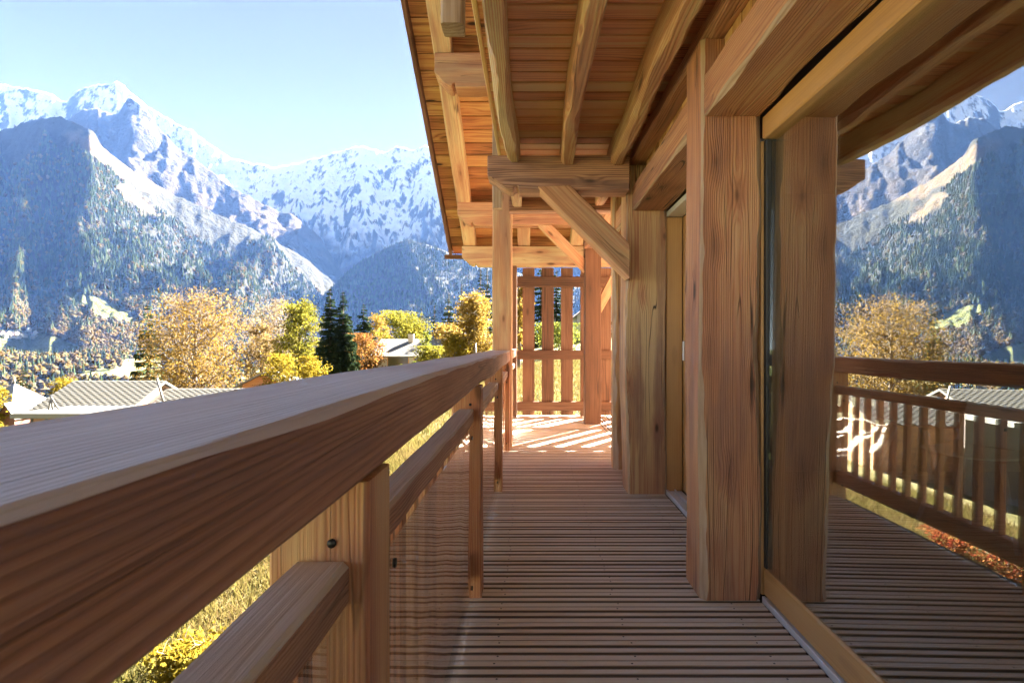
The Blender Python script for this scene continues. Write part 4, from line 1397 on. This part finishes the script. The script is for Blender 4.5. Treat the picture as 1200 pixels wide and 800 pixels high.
G_NEAR = leafmat('grass_blades', [(0.025, 0.029, 0.009), (0.072, 0.068, 0.022), (0.137, 0.112, 0.036), (0.108, 0.072, 0.036), (0.245, 0.202, 0.122)], 0.4)
blades('grass', 110000, (-13, -0.4), (-1.5, 20), 0.26, 0.013, G_NEAR, 1)
blades('meadow_grass', 70000, (-9, 9), (9, 42), 0.30, 0.018, G_NEAR, 2, lambda x, y: np.abs(x) < 0.35 * y)
for i, (x, y, h, w, m, nm, lb, nn) in enumerate((
        (-7.3, 12.4, 0.6, 1.1, L_RED, 'red_shrub', 'low red-leaved shrub on the meadow, right one of the two', 1600),
        (-7.9, 11.6, 0.65, 1.2, L_RED, 'red_shrub', 'low red-leaved shrub on the meadow, left one of the two', 1600),
        (-4.4, 7.2, 0.5, 0.9, L_YELLOW, 'yellow_shrub', 'low yellow shrub in the grass under the near handrail', 2200),
        (-1.9, 5.6, 0.8, 1.3, L_YELGREEN, 'green_shrub', 'low yellow-green shrub below the middle of the railing', 2400),
        (-4.9, 6.5, 0.4, 0.8, L_YELGREEN, 'green_shrub', 'low yellow-green shrub below the near end of the railing', 2200),
        (-2.4, 7.4, 0.9, 1.5, L_YELLOW, 'yellow_shrub', 'wide yellow shrub below the far end of the railing', 2600))):
    leafy_tree(nm, lb, 0, 0, 0, 0, m, nn, 0.06, 80 + i, cat='shrub', xy=(x, y), h=h, w=w, low=0.02, spread=0.12, limbs=9, sub=5)

# ================================================================== INSIDE THE ROOM
M_SHELL = plain('white_chair_shell', (0.62, 0.64, 0.60), 0.4, 0, 3, 0.05)
M_LEG = plain('grey_chair_leg', (0.5, 0.52, 0.53), 0.35, 0.5)
M_TABLE = wood('dark_table_top', (0.05, 0.025, 0.015), (0.12, 0.06, 0.035), (0.2, 0.11, 0.06), rough=0.35)


def chair(label, x, y, rz, shell, group='chairs inside the room'):
    root = empty('dining_chair', (x, y, 0), label, 'chair', group, rz)
    Mr = W[root.name]

    def sheet(name, f, nu, nv, th):
        A = [f(i / nu, j / nv) for i in range(nu + 1) for j in range(nv + 1)]
        V = [Mr @ Vector(p) for p in A]
        Fc = [(i * (nv + 1) + j, (i + 1) * (nv + 1) + j, (i + 1) * (nv + 1) + j + 1, i * (nv + 1) + j + 1) for i in range(nu) for j in range(nv)]
        o = link(name, mesh_np(name, V, Fc, shell, True), None, root)
        s = o.modifiers.new('thick', 'SOLIDIFY'); s.thickness = th; s.offset = 0
    sheet('seat', lambda u, v: ((u - .5) * .46, (v - .5) * .44, .45 + .03 * (2 * u - 1) ** 2 + 0.015 * (2 * v - 1) ** 2), 8, 6, .014)
    sheet('backrest', lambda u, v: ((u - .5) * (.46 - .10 * v), .225 + .11 * v + .05 * (1 - (2 * u - 1) ** 2), .47 + .38 * v), 8, 8, .014)
    for sx in (-1, 1):
        for sy in (-1, 1):
            p = [Mr @ Vector((sx * .14, sy * .12, .44)), Mr @ Vector((sx * .25, sy * .24, 0.0))]
            tube('leg', p, [0.016, 0.012], M_LEG, root)


chair('white shell chair with splayed grey legs seen through the large glass door', 2.62, 3.27, R(-60), M_SHELL)
chair('dark red shell chair deeper inside the room behind the glass', 3.1, 4.45, R(20), plain('red_chair_shell', (0.28, 0.05, 0.06), 0.4))
tb = empty('dining_table', (3.5, 3.3, 0), 'dark wooden table inside the room beside the white chair', 'table')
box('table_top', (3.0, 2.2, 0.72), (3.95, 4.1, 0.76), M_TABLE, tb, axis='y')
for sx in (3.06, 3.84):
    for sy in (2.28, 3.97):
        box('leg', (sx, sy, 0), (sx + .05, sy + .05, 0.719), M_STEEL, tb, axis='z')
# ================================================================== AIR
hz = NT('air_haze')
hz.m.node_tree.nodes.clear()
out = hz.n('ShaderNodeOutputMaterial')
pv = hz.n('ShaderNodeVolumePrincipled')
pv.inputs['Color'].default_value = (0.17, 0.355, 0.92, 1)
pv.inputs['Absorption Color'].default_value = (1, 1, 1, 1)
pv.inputs['Density'].default_value = HAZE_DENSITY
pv.inputs['Anisotropy'].default_value = 0.0
hz.l(pv.outputs[0], out.inputs['Volume'])
lo, hi = (-7600, -300, -140), (3200, 6400, 2480)
V = [(x, y, z) for x in (lo[0], hi[0]) for y in (lo[1], hi[1]) for z in (lo[2], hi[2])]
Fc = [(0, 1, 3, 2), (4, 6, 7, 5), (0, 4, 5, 1), (2, 3, 7, 6), (0, 2, 6, 4), (1, 5, 7, 3)]
air = link('haze', mesh_np('haze', V, Fc, hz.m))
tag(air, kind='stuff')
